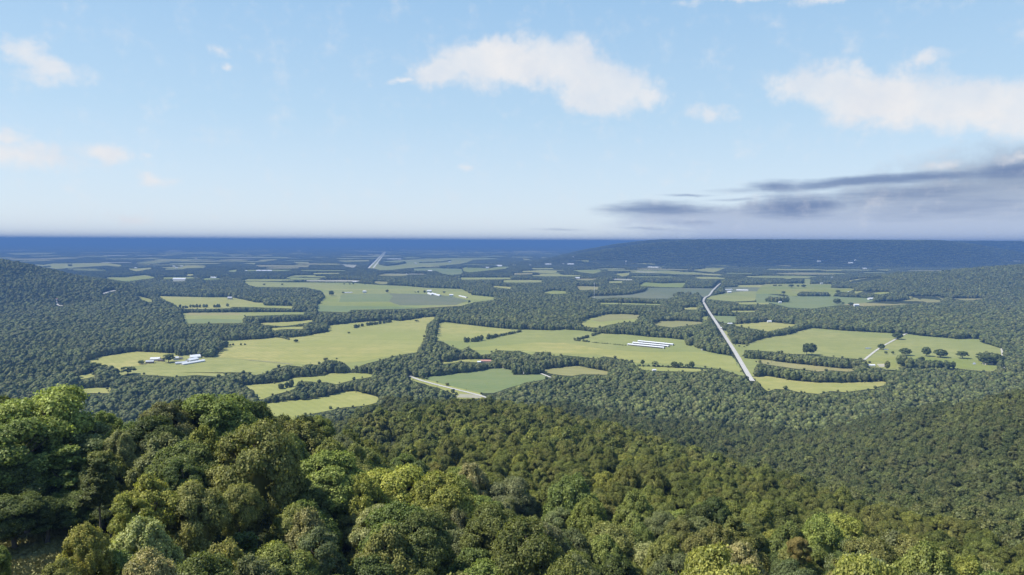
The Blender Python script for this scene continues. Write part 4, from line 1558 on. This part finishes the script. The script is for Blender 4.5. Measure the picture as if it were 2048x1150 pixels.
for a in [
    ('B4', 310, 478, 82, 62, 'large dark oak on the left of the pair alone in the right pasture'),
    ('B4', 352, 480, 86, 62, 'large dark oak on the right of the pair alone in the right pasture'),
    ('B4', 905, 434, 38, 48, 'dark tree beside the white lane halfway across the pasture'),
    ('B4', 1035, 354, 46, 66, 'broad dark tree beside the far end of the white lane'),
    ('B4', 943, 472, 20, 22, 'small bush in pasture just right of the white lane'),
    ('B4', 997, 474, 22, 20, 'small bush left of the row of four round pasture trees'),
    ('B4', 1098, 483, 50, 72, 'first from left of four round trees across the right pasture'),
    ('B4', 1265, 490, 62, 56, 'second from left of four round trees across the right pasture'),
    ('B4', 1380, 500, 56, 80, 'third from left of four round trees across the right pasture'),
    ('B4', 1553, 508, 50, 72, 'fourth from left of four round trees across the right pasture'),
    ('B4', 953, 602, 66, 34, 'slim olive tree beside the bare patch in the right pasture', 'olive green'),
    ('B4', 1480, 592, 50, 30, 'slim dark tree at the right end of the tree line by the right farm'),
    ('B4', 1070, 570, 58, 60, 'first from left of the dark trees around the right farm'),
    ('B4', 1135, 580, 45, 50, 'second from left of the dark trees around the right farm'),
    ('B4', 1212, 575, 52, 66, 'third from left of the dark trees around the right farm'),
    ('B4', 1290, 578, 48, 60, 'fourth from left of the dark trees around the right farm'),
    ('B4', 1345, 592, 60, 64, 'fifth from left of the dark trees around the right farm'),
    ('B4', 1425, 596, 50, 44, 'sixth from left of the dark trees around the right farm'),
    ('B4', 1715, 530, 55, 80, 'broad tree at the left of the clump by the right hand gravel lane'),
    ('B4', 1745, 556, 60, 80, 'broad tree in front of the clump by the right hand gravel lane'),
    ('B4', 1830, 556, 66, 84, 'broad tree at the right of the clump by the right hand gravel lane'),
    ('T4', 123, 458, 28, 30, 'tall lone tree behind the dark copse in the far right fields'),
    ('T4', 185, 402, 26, 42, 'left of the dark trees standing in the bright far pasture'),
    ('T4', 238, 396, 16, 18, 'tiny middle tree standing in the bright far pasture'),
    ('T4', 285, 400, 22, 32, 'right one of the dark trees standing in the bright far pasture'),
    ('T4', 558, 442, 20, 30, 'small tree at the right end of the bright far pasture'),
    ('T4', 552, 532, 38, 56, 'dark round tree at the front edge of the far green crop field'),
    ('T4', 600, 530, 12, 20, 'small bush right of the dark round tree by the far crop'),
    ('T4', 662, 544, 22, 38, 'tree beside the small white house at the edge of the stubble'),
    ('B1', 1130, 553, 28, 42, 'small round tree at the left end of the old farm sheds', 'mid green'),
    ('B1', 1350, 540, 62, 84, 'large round tree standing between the farm sheds'),
    ('B1', 1025, 636, 56, 104, 'wide rounded tree in the yellowish meadow below the sheds'),
    ('B1', 742, 610, 58, 110, 'wide rounded tree at the left tip of the yellowish meadow'),
    ('B1', 835, 604, 40, 42, 'small tree between the two wide trees at the meadow edge'),
    ('B1', 780, 522, 12, 14, 'tiny bush near the top of the yellowish meadow'),
    ('B1', 1437, 404, 44, 48, 'round tree beside the brown farmhouse in the valley', 'mid green'),
    ('B2', 320, 378, 22, 34, 'low dark thicket alone in the wide hay meadow'),
    ('B2', 570, 297, 9, 22, 'tiny bush at the upper edge of the wide hay meadow'),
    ('B2', 1285, 214, 16, 34, 'small dark bush near the top right of the hay meadow'),
    ('B2', 1705, 72, 32, 22, 'lone dark tree at the right end of the far plain'),
    ('T2', 603, 466, 38, 42, 'dark round tree standing alone left of the green crop plot'),
    ('T2', 697, 446, 12, 18, 'small tree left of the white farmhouse on the plain'),
    ('T2', 1048, 441, 24, 24, 'pointed dark tree alone behind the plots on the plain', 'dark green'),
    ('T2', 65, 380, 11, 20, 'left one of two specks of trees at the top of the plain'),
    ('T2', 210, 381, 11, 20, 'right one of two specks of trees at the top of the plain'),
    ('T2', 705, 376, 10, 14, 'first from left of four small trees below the far white sheds'),
    ('T2', 750, 376, 10, 14, 'second from left of four small trees below the far white sheds'),
    ('T2', 778, 376, 12, 14, 'third from left of four small trees below the far white sheds'),
    ('T2', 872, 377, 12, 12, 'fourth from left of four small trees below the far white sheds'),
    ('T2', 1505, 444, 14, 22, 'small tree between the big farm and the small white barn'),
    ('B3', 1045, 562, 44, 30, 'slim tree at the left end of the fence line trees', 'dark green'),
    ('B3', 1145, 573, 44, 50, 'round tree second along the fence line', 'mid green'),
    ('B3', 1300, 580, 46, 56, 'broad tree in the middle of the fence line'),
    ('B3', 1345, 580, 40, 48, 'broad tree right of the middle of the fence line', 'mid green'),
    ('B3', 1402, 583, 32, 34, 'smaller tree left of the last one on the fence line'),
    ('B3', 1438, 584, 50, 42, 'last round tree at the right end of the fence line'),
    ('B3', 762, 390, 9, 10, 'tiny bush on the ditch left of the long white sheds'),
]:
    lone(*a)

# ------------------------------------------------------------------ buildings
WHITE = plain('white_painted_metal', (.60, .60, .60), .45, .06, .2)
SHEET = plain('bright_metal_roof', (.64, .65, .67), .35, .06, .15)
GREY = plain('grey_metal_roof', (.42, .44, .47), .45, .12, .2)
DARKR = plain('dark_shingle_roof', (.13, .125, .12), .9, .2, .5)
BROWN = plain('brown_boards', (.24, .17, .12), .9, .2, .5)
REDR = plain('reddish_roof', (.42, .22, .17), .8, .15, .4)
PINK = plain('pinkish_shingle_roof', (.50, .40, .37), .85, .12, .4)
BLUE = plain('pale_blue_siding', (.52, .58, .66), .7, .08, .4)
TAN = plain('tan_siding', (.50, .45, .36), .8, .1, .4)
GLASS = plain('dark_window', (.05, .06, .07), .15, .1, 1)
DOORM = plain('door_paint', (.20, .18, .16), .6, .1, 1)


def box_vf(x0, x1, y0, y1, z0, z1):
    V = [(x, y, z) for z in (z0, z1) for x, y in ((x0, y0), (x1, y0), (x1, y1), (x0, y1))]
    F = [(3, 2, 1, 0), (4, 5, 6, 7), (0, 1, 5, 4), (1, 2, 6, 5), (2, 3, 7, 6), (3, 0, 4, 7)]
    return V, F


def gable_body(L, W, h, rise):
    """walls with gable ends; the ridge runs along x"""
    a, b = L / 2, W / 2
    V = [(-a, -b, 0), (a, -b, 0), (a, b, 0), (-a, b, 0), (-a, -b, h), (a, -b, h), (a, b, h), (-a, b, h), (-a, 0, h + rise), (a, 0, h + rise)]
    me = bpy.data.meshes.new('wall')
    me.from_pydata(V, [], [(0, 1, 5, 4), (2, 3, 7, 6), (1, 2, 6, 9, 5), (3, 0, 4, 8, 7)])
    return me


def gable_roof(L, W, h, rise, over=.5, th=.22):
    a, b = L / 2 + over, W / 2
    s = rise / b
    y = b + over
    ze = h - s * over + .05
    zt = h + rise + .05
    V = []
    for x in (-a, a):
        V += [(x, -y, ze), (x, 0, zt), (x, y, ze), (x, -y, ze + th), (x, 0, zt + th), (x, y, ze + th)]
    F = [(0, 1, 7, 6), (1, 2, 8, 7), (3, 9, 10, 4), (4, 10, 11, 5), (0, 6, 9, 3), (2, 5, 11, 8), (0, 3, 4, 1), (1, 4, 5, 2), (6, 7, 10, 9), (7, 8, 11, 10)]
    me = bpy.data.meshes.new('roof')
    me.from_pydata(V, [], F)
    return me


def building(name, cat, p, L, W, h, rise, rot, wall, roof, label, group=None, house=False, z=0.0, vents=0):
    r = link(name, None, None, (p[0], p[1], float(height(p[0], p[1])[0]) + z), rot)
    tag(r, label, cat, group)
    me = gable_body(L, W, h, rise)
    me.materials.append(wall)
    wl = link('wall', me, r)
    me = gable_roof(L, W, h, rise)
    me.materials.append(roof)
    rf = link('roof', me, r)
    if house:
        V, F = box_vf(L * .2, L * .2 + .8, -.4, .4, h + rise * .5, h + rise + .9)
        link('chimney', mesh_np('chimney', V, F, BROWN), rf)
        V, F = box_vf(-.5, .5, -W / 2 - .06, -W / 2 + .05, .1, 2.2)
        link('door', mesh_np('door', V, F, DOORM), r)
        for x in (-.33, -.18, .2, .36):
            V, F = box_vf(L * x - .6, L * x + .6, -W / 2 - .05, -W / 2 + .05, 1.0, 2.3)
            link('window', mesh_np('window', V, F, GLASS), r)
        for x in (-.3, .3):
            V, F = box_vf(-L / 2 - .05, -L / 2 + .05, W * x - .5, W * x + .5, 1.0, 2.3)
            link('window', mesh_np('window', V, F, GLASS), r)
    else:
        V, F = box_vf(L / 2 - .05, L / 2 + .07, -W * .22, W * .22, .05, h * .85)
        link('door', mesh_np('door', V, F, DOORM), r)
        V, F = box_vf(-L / 2 - .07, -L / 2 + .05, -W * .22, W * .22, .05, h * .85)
        link('door', mesh_np('door', V, F, DOORM), r)
    if vents:
        V, F = box_vf(-L * .48, L * .48, -W / 2 - .05, -W / 2 + .04, h * .12, h * .88)
        link('shade_side_curtain', mesh_np('shade_side_curtain', V, F, DARKR), r)  # curtain made dark and large, the wall's shade put into its colour
    return r


def shed_between(crop, a, b, W, h, rise, wall, roof, label, group=None, vents=0, name='shed', cat='shed'):
    A, B = at(*px(crop, a)), at(*px(crop, b))
    d = B - A
    c = (A + B) / 2
    n = np.array([-d[1], d[0]])
    n /= np.linalg.norm(n)
    if n[1] < 0:
        n = -n
    c = c + np.array([n[0], n[1], 0]) * W / 2
    return building(name, cat, c, np.linalg.norm(d[:2]), W, h, rise, math.atan2(d[1], d[0]), wall, roof, label, group, vents=vents)


def house(crop, x, y, wpx, hpx, rot, wall, roof, label, name='farmhouse', cat='house', ratio=.6, is_house=True):
    p = at(*px(crop, (x, y)))
    D = np.linalg.norm(p - CAM)
    L = wpx / 4 * D / FPX
    H = hpx / 4 * D / FPX
    W = max(L * ratio, 4)
    h = min(H * .6, 9)
    return building(name, cat, p + np.array([0, W / 2, 0]), L, W, h, min(H * .4, W * .32), math.radians(rot), wall, roof, label, None, is_house)


G1 = 'long white poultry sheds in the pasture'
shed_between('B3', (922, 403), (1212, 431), 10, 3.4, 1.5, WHITE, SHEET, 'nearest of the three long white poultry sheds in the pasture', G1, 1, 'poultry_shed')
shed_between('B3', (962, 390), (1248, 418), 10, 3.4, 1.5, WHITE, SHEET, 'middle of the three long white poultry sheds in the pasture', G1, 1, 'poultry_shed')
shed_between('B3', (1005, 377), (1284, 405), 10, 3.4, 1.5, WHITE, SHEET, 'farthest of the three long white poultry sheds in the pasture', G1, 1, 'poultry_shed')
# the farm at left
shed_between('B1', (1465, 562), (1642, 532), 9, 2.6, 2.0, WHITE, SHEET, 'long low white shed at the front of the left farm', None, 0)
shed_between('B1', (1405, 556), (1500, 548), 12, 2.6, 2.0, GREY, GREY, 'grey roofed shed at the left end of the long white shed', None, 0)
shed_between('B1', (1520, 535), (1590, 520), 14, 3.5, 3, WHITE, SHEET, 'white roofed barn right behind the long white shed', None, 0, 'barn', 'barn')
shed_between('B1', (1528, 512), (1606, 505), 18, 4.2, 4, WHITE, SHEET, 'largest white roofed barn at the back of the left farm', None, 0, 'barn', 'barn')
house('B1', 1402, 522, 34, 30, 20, WHITE, SHEET, 'small white farmhouse between the round tree and the barns')
house('B1', 1440, 515, 28, 16, 0, TAN, DARKR, 'small tan house beside the barns of the left farm')
house('B1', 1235, 530, 62, 26, 10, TAN, SHEET, 'white roofed old barn left of the round tree', 'barn', 'barn', .5, False)
house('B1', 1192, 548, 50, 22, 15, BROWN, GREY, 'low brown shed at the left end of the old farm', 'shed', 'shed', .5, False)
house('B1', 1285, 532, 40, 20, -10, BROWN, DARKR, 'low dark shed left of the round tree', 'shed', 'shed', .5, False)
house('B1', 1540, 390, 66, 26, -12, WHITE, SHEET, 'white roofed house among the trees above the left farm')
house('B1', 1365, 408, 62, 26, 5, TAN, BROWN, 'tan farmhouse with brown roof at the wood edge', 'farmhouse')
house('B1', 1285, 170, 40, 22, 0, WHITE, SHEET, 'small white house enclosed by the left woods')
house('T1', 452, 512, 22, 26, 80, WHITE, REDR, 'white house with red roof on the left hillside')
house('T1', 1835, 498, 30, 24, 10, TAN, GREY, 'small open barn at the far edge of the left meadow', 'barn', 'barn', .8, False)
# centre
house('B2', 1172, 682, 30, 28, 30, BLUE, GREY, 'pale blue house under trees at the road bend')
house('B2', 1840, 543, 78, 24, -5, TAN, REDR, 'long house with reddish roof among the central hedges', ratio=.35)
house('B2', 1785, 545, 26, 16, 0, WHITE, SHEET, 'small white shed left of the reddish roofed house', 'shed', 'shed', .7, False)
house('B2', 2020, 592, 88, 28, -12, TAN, PINK, 'brick house with pinkish roof beside the green crop field', ratio=.4)
house('B3', 105, 632, 26, 20, 20, WHITE, GREY, 'small white house under the big trees by the gold field')
house('B3', 1138, 614, 28, 22, 15, WHITE, SHEET, 'small white house alone at the forest edge')
house('B3', 1182, 318, 20, 14, 0, WHITE, SHEET, 'tiny white house behind the poultry sheds at the wood')
house('B3', 1495, 345, 26, 18, 0, WHITE, SHEET, 'white house among trees left of the straight road')
house('B3', 1462, 385, 34, 12, 5, WHITE, SHEET, 'low white shed right of the poultry sheds', 'shed', 'shed', .5, False)
house('B3', 1522, 443, 18, 18, 60, WHITE, SHEET, 'small white cabin at the pasture corner', 'cabin', 'house')
house('B3', 1680, 466, 44, 30, 10, WHITE, GREY, 'white house by the straight road among trees')
house('B3', 1690, 270, 40, 12, 0, TAN, SHEET, 'low pale house beside the straight road')
house('B3', 1745, 236, 36, 12, 5, WHITE, SHEET, 'long pale shed right of the straight road', 'shed', 'shed', .4, False)
# right
house('B4', 832, 572, 46, 14, 0, WHITE, SHEET, 'low white shed at the corner of the bare patch', 'shed', 'shed', .4, False)
house('B4', 1270, 594, 66, 16, -8, TAN, GREY, 'low tan house behind the dark trees of the right farm')
house('B4', 1770, 560, 50, 20, 5, TAN, PINK, 'house with pinkish roof by the right hand gravel lane')
house('B4', 1995, 612, 60, 20, -10, TAN, PINK, 'pale house at the right edge below the gravel lane')
house('B4', 1615, 345, 18, 26, 0, WHITE, GREY, 'narrow white house at the foot of the right woods')
house('B4', 1390, 332, 50, 14, -5, TAN, PINK, 'long tan house at the foot of the right woods', ratio=.35)
house('B4', 1525, 318, 26, 16, 0, TAN, GREY, 'grey roofed house inside the right woods')
house('B4', 1855, 415, 26, 20, 0, TAN, GREY, 'small tan house at the top of the right hand gravel lane')
house('B4', 14, 220, 30, 14, 0, WHITE, SHEET, 'white house in the small meadow right of the road')
house('B4', 712, 90, 34, 16, 0, WHITE, SHEET, 'white house at the front edge of the far stubble field')
# far middle
house('T2', 867, 444, 26, 24, 0, WHITE, SHEET, 'white farmhouse alone in the middle of the plain')
shed_between('T2', (705, 446), (770, 444), 10, 3, 2, TAN, SHEET, 'thin pale shed left of the farmhouse on the plain')
shed_between('T2', (1370, 450), (1400, 462), 14, 4, 3, WHITE, SHEET, 'first white barn of the big farm on the plain', None, 0, 'barn', 'barn')
shed_between('T2', (1400, 452), (1465, 470), 14, 4, 3, WHITE, SHEET, 'long white barn in front of the big farm on the plain', None, 0, 'barn', 'barn')
house('T2', 1385, 440, 36, 22, 0, WHITE, SHEET, 'white farmhouse at the back of the big farm on the plain')
house('T2', 1562, 470, 30, 18, 0, WHITE, SHEET, 'small white barn right of the big farm on the plain', 'barn', 'barn', .6, False)
shed_between('T2', (1620, 470), (1680, 485), 10, 3, 2, TAN, SHEET, 'thin pale shed at the right end of the plain')
shed_between('T2', (770, 362), (845, 362), 20, 6, 3, WHITE, SHEET, 'long white shed at the upper edge of the plain', None, 0, 'shed', 'shed')
house('T2', 893, 364, 26, 16, 0, WHITE, SHEET, 'white barn right of the long shed above the plain', 'barn', 'barn', .6, False)
house('T2', 1392, 277, 34, 20, 0, WHITE, SHEET, 'white barn at the wood edge below the green plot', 'barn', 'barn', .6, False)
shed_between('T2', (1048, 178), (1158, 180), 60, 14, 4, WHITE, SHEET, 'very long white warehouse right of the distant highway', None, 0, 'warehouse', 'warehouse')
house('T2', 1942, 235, 50, 20, 0, WHITE, SHEET, 'wide white barn in the far lime green field', 'barn', 'barn', .5, False)
house('T2', 1850, 248, 26, 18, 0, WHITE, SHEET, 'small white house in the far lime green field')
house('T2', 1278, 212, 20, 12, 0, WHITE, SHEET, 'tiny white barn in the field right of the highway', 'barn', 'barn', .6, False)
house('T2', 1550, 200, 18, 16, 0, WHITE, SHEET, 'tiny white house on the far green rise')
house('T2', 1650, 122, 16, 12, 0, WHITE, SHEET, 'white speck of a barn deep in the blue woods', 'barn', 'barn', .6, False)
house('T2', 343, 112, 18, 10, 0, WHITE, SHEET, 'white speck of a building left of the highway horizon', 'barn', 'barn', .6, False)
for q, x in enumerate((20, 62, 105)):
    house('T2', x, 274, 34, 14, 0, WHITE, SHEET, f'{ORD[q]} from left of three white sheds in the woods left of the plain', 'shed', 'shed', .6, False)
house('T1', 1430, 344, 90, 22, 0, WHITE, SHEET, 'long white works building in the far left clearing', 'warehouse', 'warehouse', .3, False)
house('T1', 1705, 328, 40, 12, 0, WHITE, SHEET, 'white shed in the lime field left of the plain', 'shed', 'shed', .5, False)
house('T1', 1567, 332, 18, 18, 0, WHITE, SHEET, 'white house right of the far left works building')
for q, (x, y) in enumerate(((1083, 250), (1105, 303), (1090, 298), (1175, 300), (1310, 300), (1410, 248), (1450, 236), (1920, 270), (1965, 275), (1390, 236), (1565, 174))):
    house('T1', x, y, 16, 13, 0, WHITE, SHEET, f'{ORD[q]} listed of the scattered white village houses in the far left woods' if 0 else
          ['small white house above the lime green clearing', 'white house at the left of the clearing hamlet', 'tiny white shed at the clearing hamlet',
           'white house at the right tip of the clearing', 'white house in trees right of the clearing', 'white speck of a house in the far left woods',
           'second white speck of a house in the far left woods', 'white house left of the hidden village farm', 'white house right of the hidden village farm',
           'third white speck of a house in the far left woods', 'farthest white speck of a house in the left blue woods'][q])
# towards the ridge
for q, (x, y, w, l_) in enumerate(((158, 328, 22, 'first white house of the far valley village'), (192, 330, 24, 'second white house of the far valley village'),
                                   (300, 326, 24, 'pale house in the middle of the far valley village'), (330, 332, 30, 'tan house of the far valley village'),
                                   (525, 332, 34, 'white shed at the edge of the thin gold field'), (360, 368, 20, 'white house in the wood below the village'),
                                   (145, 226, 12, 'tiny white house above the long thin field'), (368, 238, 16, 'small white house at the end of the thin field'),
                                   (412, 218, 14, 'white speck of a house left of the water tower'), (290, 222, 50, 'low white roofs left of the water tower'),
                                   (470, 222, 50, 'long white roof left of the water tower'), (732, 238, 16, 'white house on the lane below the water tower'),
                                   (1332, 356, 30, 'white house behind the bright lime field'), (1452, 348, 18, 'small white house right of the bright lime field'),
                                   (1350, 246, 12, 'white speck of a house at the ridge foot'), (490, 160, 12, 'white speck of a house in the blue woods'))):
    house('T3', x, y, w, 14, 0, TAN if q == 3 else WHITE, SHEET, l_)
shed_between('T3', (1085, 240), (1170, 243), 40, 8, 3, WHITE, SHEET, 'long white shed in the field below the water tower')
shed_between('T3', (1795, 426), (1888, 429), 16, 5, 3, WHITE, SHEET, 'long bright white shed right of the far end of the road')
shed_between('T3', (1702, 424), (1765, 421), 12, 4, 2, WHITE, SHEET, 'thin white shed near the far end of the road')
house('T3', 1742, 445, 28, 16, 0, WHITE, SHEET, 'square white barn below the thin white shed', 'barn', 'barn', .7, False)
house('T3', 1678, 425, 16, 20, 0, TAN, DARKR, 'dark roofed house in trees at the far end of the road')
for q, (x, y, w, l_) in enumerate(((670, 448, 44, 'white farmhouse in the far bright pasture'), (835, 500, 46, 'white house left of the far wooded knoll'),
                                   (875, 500, 34, 'tan house right beside the far wooded knoll'), (98, 526, 20, 'white shed in front of the far dark copse'),
                                   (462, 328, 28, 'white barn above the dark copse of the far pasture'), (430, 328, 14, 'tiny white shed left of the white barn'),
                                   (520, 330, 22, 'white house right of the white barn'), (615, 332, 20, 'small pale house at the right of the far row'),
                                   (700, 188, 12, 'white speck of a tower house at the ridge foot'), (775, 255, 26, 'white shed in the blue woods below the ridge'),
                                   (410, 202, 26, 'pale roof left at the foot of the blue ridge'), (665, 214, 30, 'pale roof right at the foot of the blue ridge'),
                                   (430, 375, 16, 'tiny white shed at the top of the bright pasture'))):
    house('T4', x, y, w, 15, 0, TAN if q == 2 else WHITE, SHEET, l_)


# ponds
POND, kp, bp = material('pond_water')
bp.inputs['Base Color'].default_value = (.20, .22, .20, 1)
bp.inputs['Roughness'].default_value = .08
for crop, x, y, w, h in (('B4', 800, 427, 26, 4), ('B4', 945, 437, 20, 4), ('B4', 1650, 550, 14, 8)):
    V = []
    for k in range(28):
        t = k / 28 * 6.283
        q = 1 + .12 * math.sin(3 * t + x)
        V.append(at(*px(crop, (x + math.cos(t) * w * q, y - math.sin(t) * h * q)), .78))
    tag(link('pond', mesh_np('pond', V, [list(range(28))], POND)), kind='structure')


# water tower and radio mast
def joined(parts):
    V, F = [], []
    for v, f in parts:
        o = len(V)
        V += list(v)
        F += [tuple(o + a for a in ff) for ff in f]
    return V, F


p = at(*px('T3', (912, 222)))
D = np.linalg.norm(p - CAM)
H = 36 / 4 * D / FPX
r = link('water_tower', None, None, tuple(p))
tag(r, 'pale water tower standing over the far fields', 'tower')
V, F = [], []
prof = [(0.02, 1.0), (.10, .985), (.16, .93), (.17, .84), (.14, .77), (.07, .70), (.045, .66)]
for i, (rr, zz) in enumerate(prof):
    for k in range(16):
        t = k / 16 * 6.283
        V.append((math.cos(t) * rr * H, math.sin(t) * rr * H, zz * H))
    if i:
        a = (i - 1) * 16
        F += [(a + (k + 1) % 16, a + k, a + 16 + k, a + 16 + (k + 1) % 16) for k in range(16)]
link('tank', mesh_np('tank', V, F, WHITE, True), r)
V, F = tube([(0, 0, 0), (0, 0, H * .1), (0, 0, H * .66)], [H * .07, H * .045, H * .04], 12)
link('pedestal', mesh_np('pedestal', V, F, WHITE, True), r)

p = at(*px('T3', (657, 492)))
D = np.linalg.norm(p - CAM)
H = 132 / 4 * D / FPX
r = link('radio_mast', None, None, tuple(p))
tag(r, 'slender pale lattice radio mast rising from the woods', 'mast')
STEEL = plain('galvanised_steel', (.62, .64, .66), .4, .05, .3)


def bar(a, b, rad, n=4):
    a, b = np.array(a, float), np.array(b, float)
    d = (b - a) / np.linalg.norm(b - a)
    s = np.cross(d, [0.3, .2, 1.0])
    s /= np.linalg.norm(s)
    t = np.cross(d, s)
    V = []
    for q in (a, b):
        for k in range(n):
            w = k / n * 6.283
            V.append(tuple(q + (s * math.cos(w) + t * math.sin(w)) * rad))
    return V, [(k, (k + 1) % n, n + (k + 1) % n, n + k) for k in range(n)]


legs = [(math.cos(t) * 1.0, math.sin(t) * 1.0) for t in (0, 2.094, 4.189)]
parts = []
for x, y in legs:
    V, F = bar((x, y, 0), (x, y, H), .28)
    link('leg', mesh_np('leg', V, F, STEEL), r)
for i in range(int(H / 3)):
    for k in range(3):
        a, b = legs[k], legs[(k + 1) % 3]
        parts.append(bar((*a, i * 3), (*b, i * 3 + 3), .12, 3))
        parts.append(bar((*a, i * 3), (*b, i * 3), .12, 3))
V, F = joined(parts)
link('lattice', mesh_np('lattice', V, F, STEEL), r)
parts = [bar((1.6 * math.cos(t), 1.6 * math.sin(t), H - 7), (1.6 * math.cos(t), 1.6 * math.sin(t), H - 3), .55, 6) for t in (0.5, 2.6, 4.7)]
V, F = joined(parts)
link('antenna', mesh_np('antenna', V, F, WHITE), r)
for t in (0.3, 2.4, 4.5):
    V, F = bar((0, 0, H * .85), (math.cos(t) * 30, math.sin(t) * 30, 0), .05, 3)
    link('guy_wire', mesh_np('guy_wire', V, F, STEEL), r)

# ------------------------------------------------------------------ grass of the small clearing on the near slope
GR = plain('rough_grass', (.215, .205, .085), .95, .45, .25)
n = 90000
pc = at(40, 1105)
X, Y = pc[0] + rng.uniform(-40, 40, n), pc[1] + rng.uniform(-35, 45, n)
Z = height(X, Y)
ug, vg = proj(np.stack([X, Y, Z], 1))
m = inpoly(np.array([(-200, 1040), (150, 1040), (190, 1100), (160, 1300), (-200, 1300)]), ug, vg)
X, Y, Z = X[m], Y[m], Z[m]
Pn = np.stack([X, Y, Z], 1)
Nn = unit(rng.normal(0, 1, (len(X), 3)) * [1, 1, .35])
V, F = cards(Pn + np.array([0, 0, .22]), Nn, .7, rng, 1.3, 0)
tag(link('grass', mesh_np('grass', V, F, GR)), 'rough grass in the small clearing at the lower left', None, None, 'stuff')

# ------------------------------------------------------------------ haze
HZ = bpy.data.materials.new('haze')
HZ.use_nodes = True
k = N(HZ.node_tree)
for n_ in list(k.n):
    k.n.remove(n_)
o = k.new('ShaderNodeOutputMaterial')
pv = k.new('ShaderNodeVolumePrincipled')
pv.inputs['Color'].default_value = (.112, .236, .51, 1)
pv.inputs['Density'].default_value = 1.18e-4
pv.inputs['Anisotropy'].default_value = 0.0
k.l.new(pv.outputs[0], o.inputs['Volume'])
V, F = box_vf(-82000, 82000, -82000, 82000, -2, 328)
hz_o = link('haze', mesh_np('haze', V, F, HZ))
tag(hz_o, 'thin blue summer haze over the whole valley', None, None, 'stuff')
print('trees', len(TREES), 'things', len([o_ for o_ in sc.objects if o_.parent is None]))
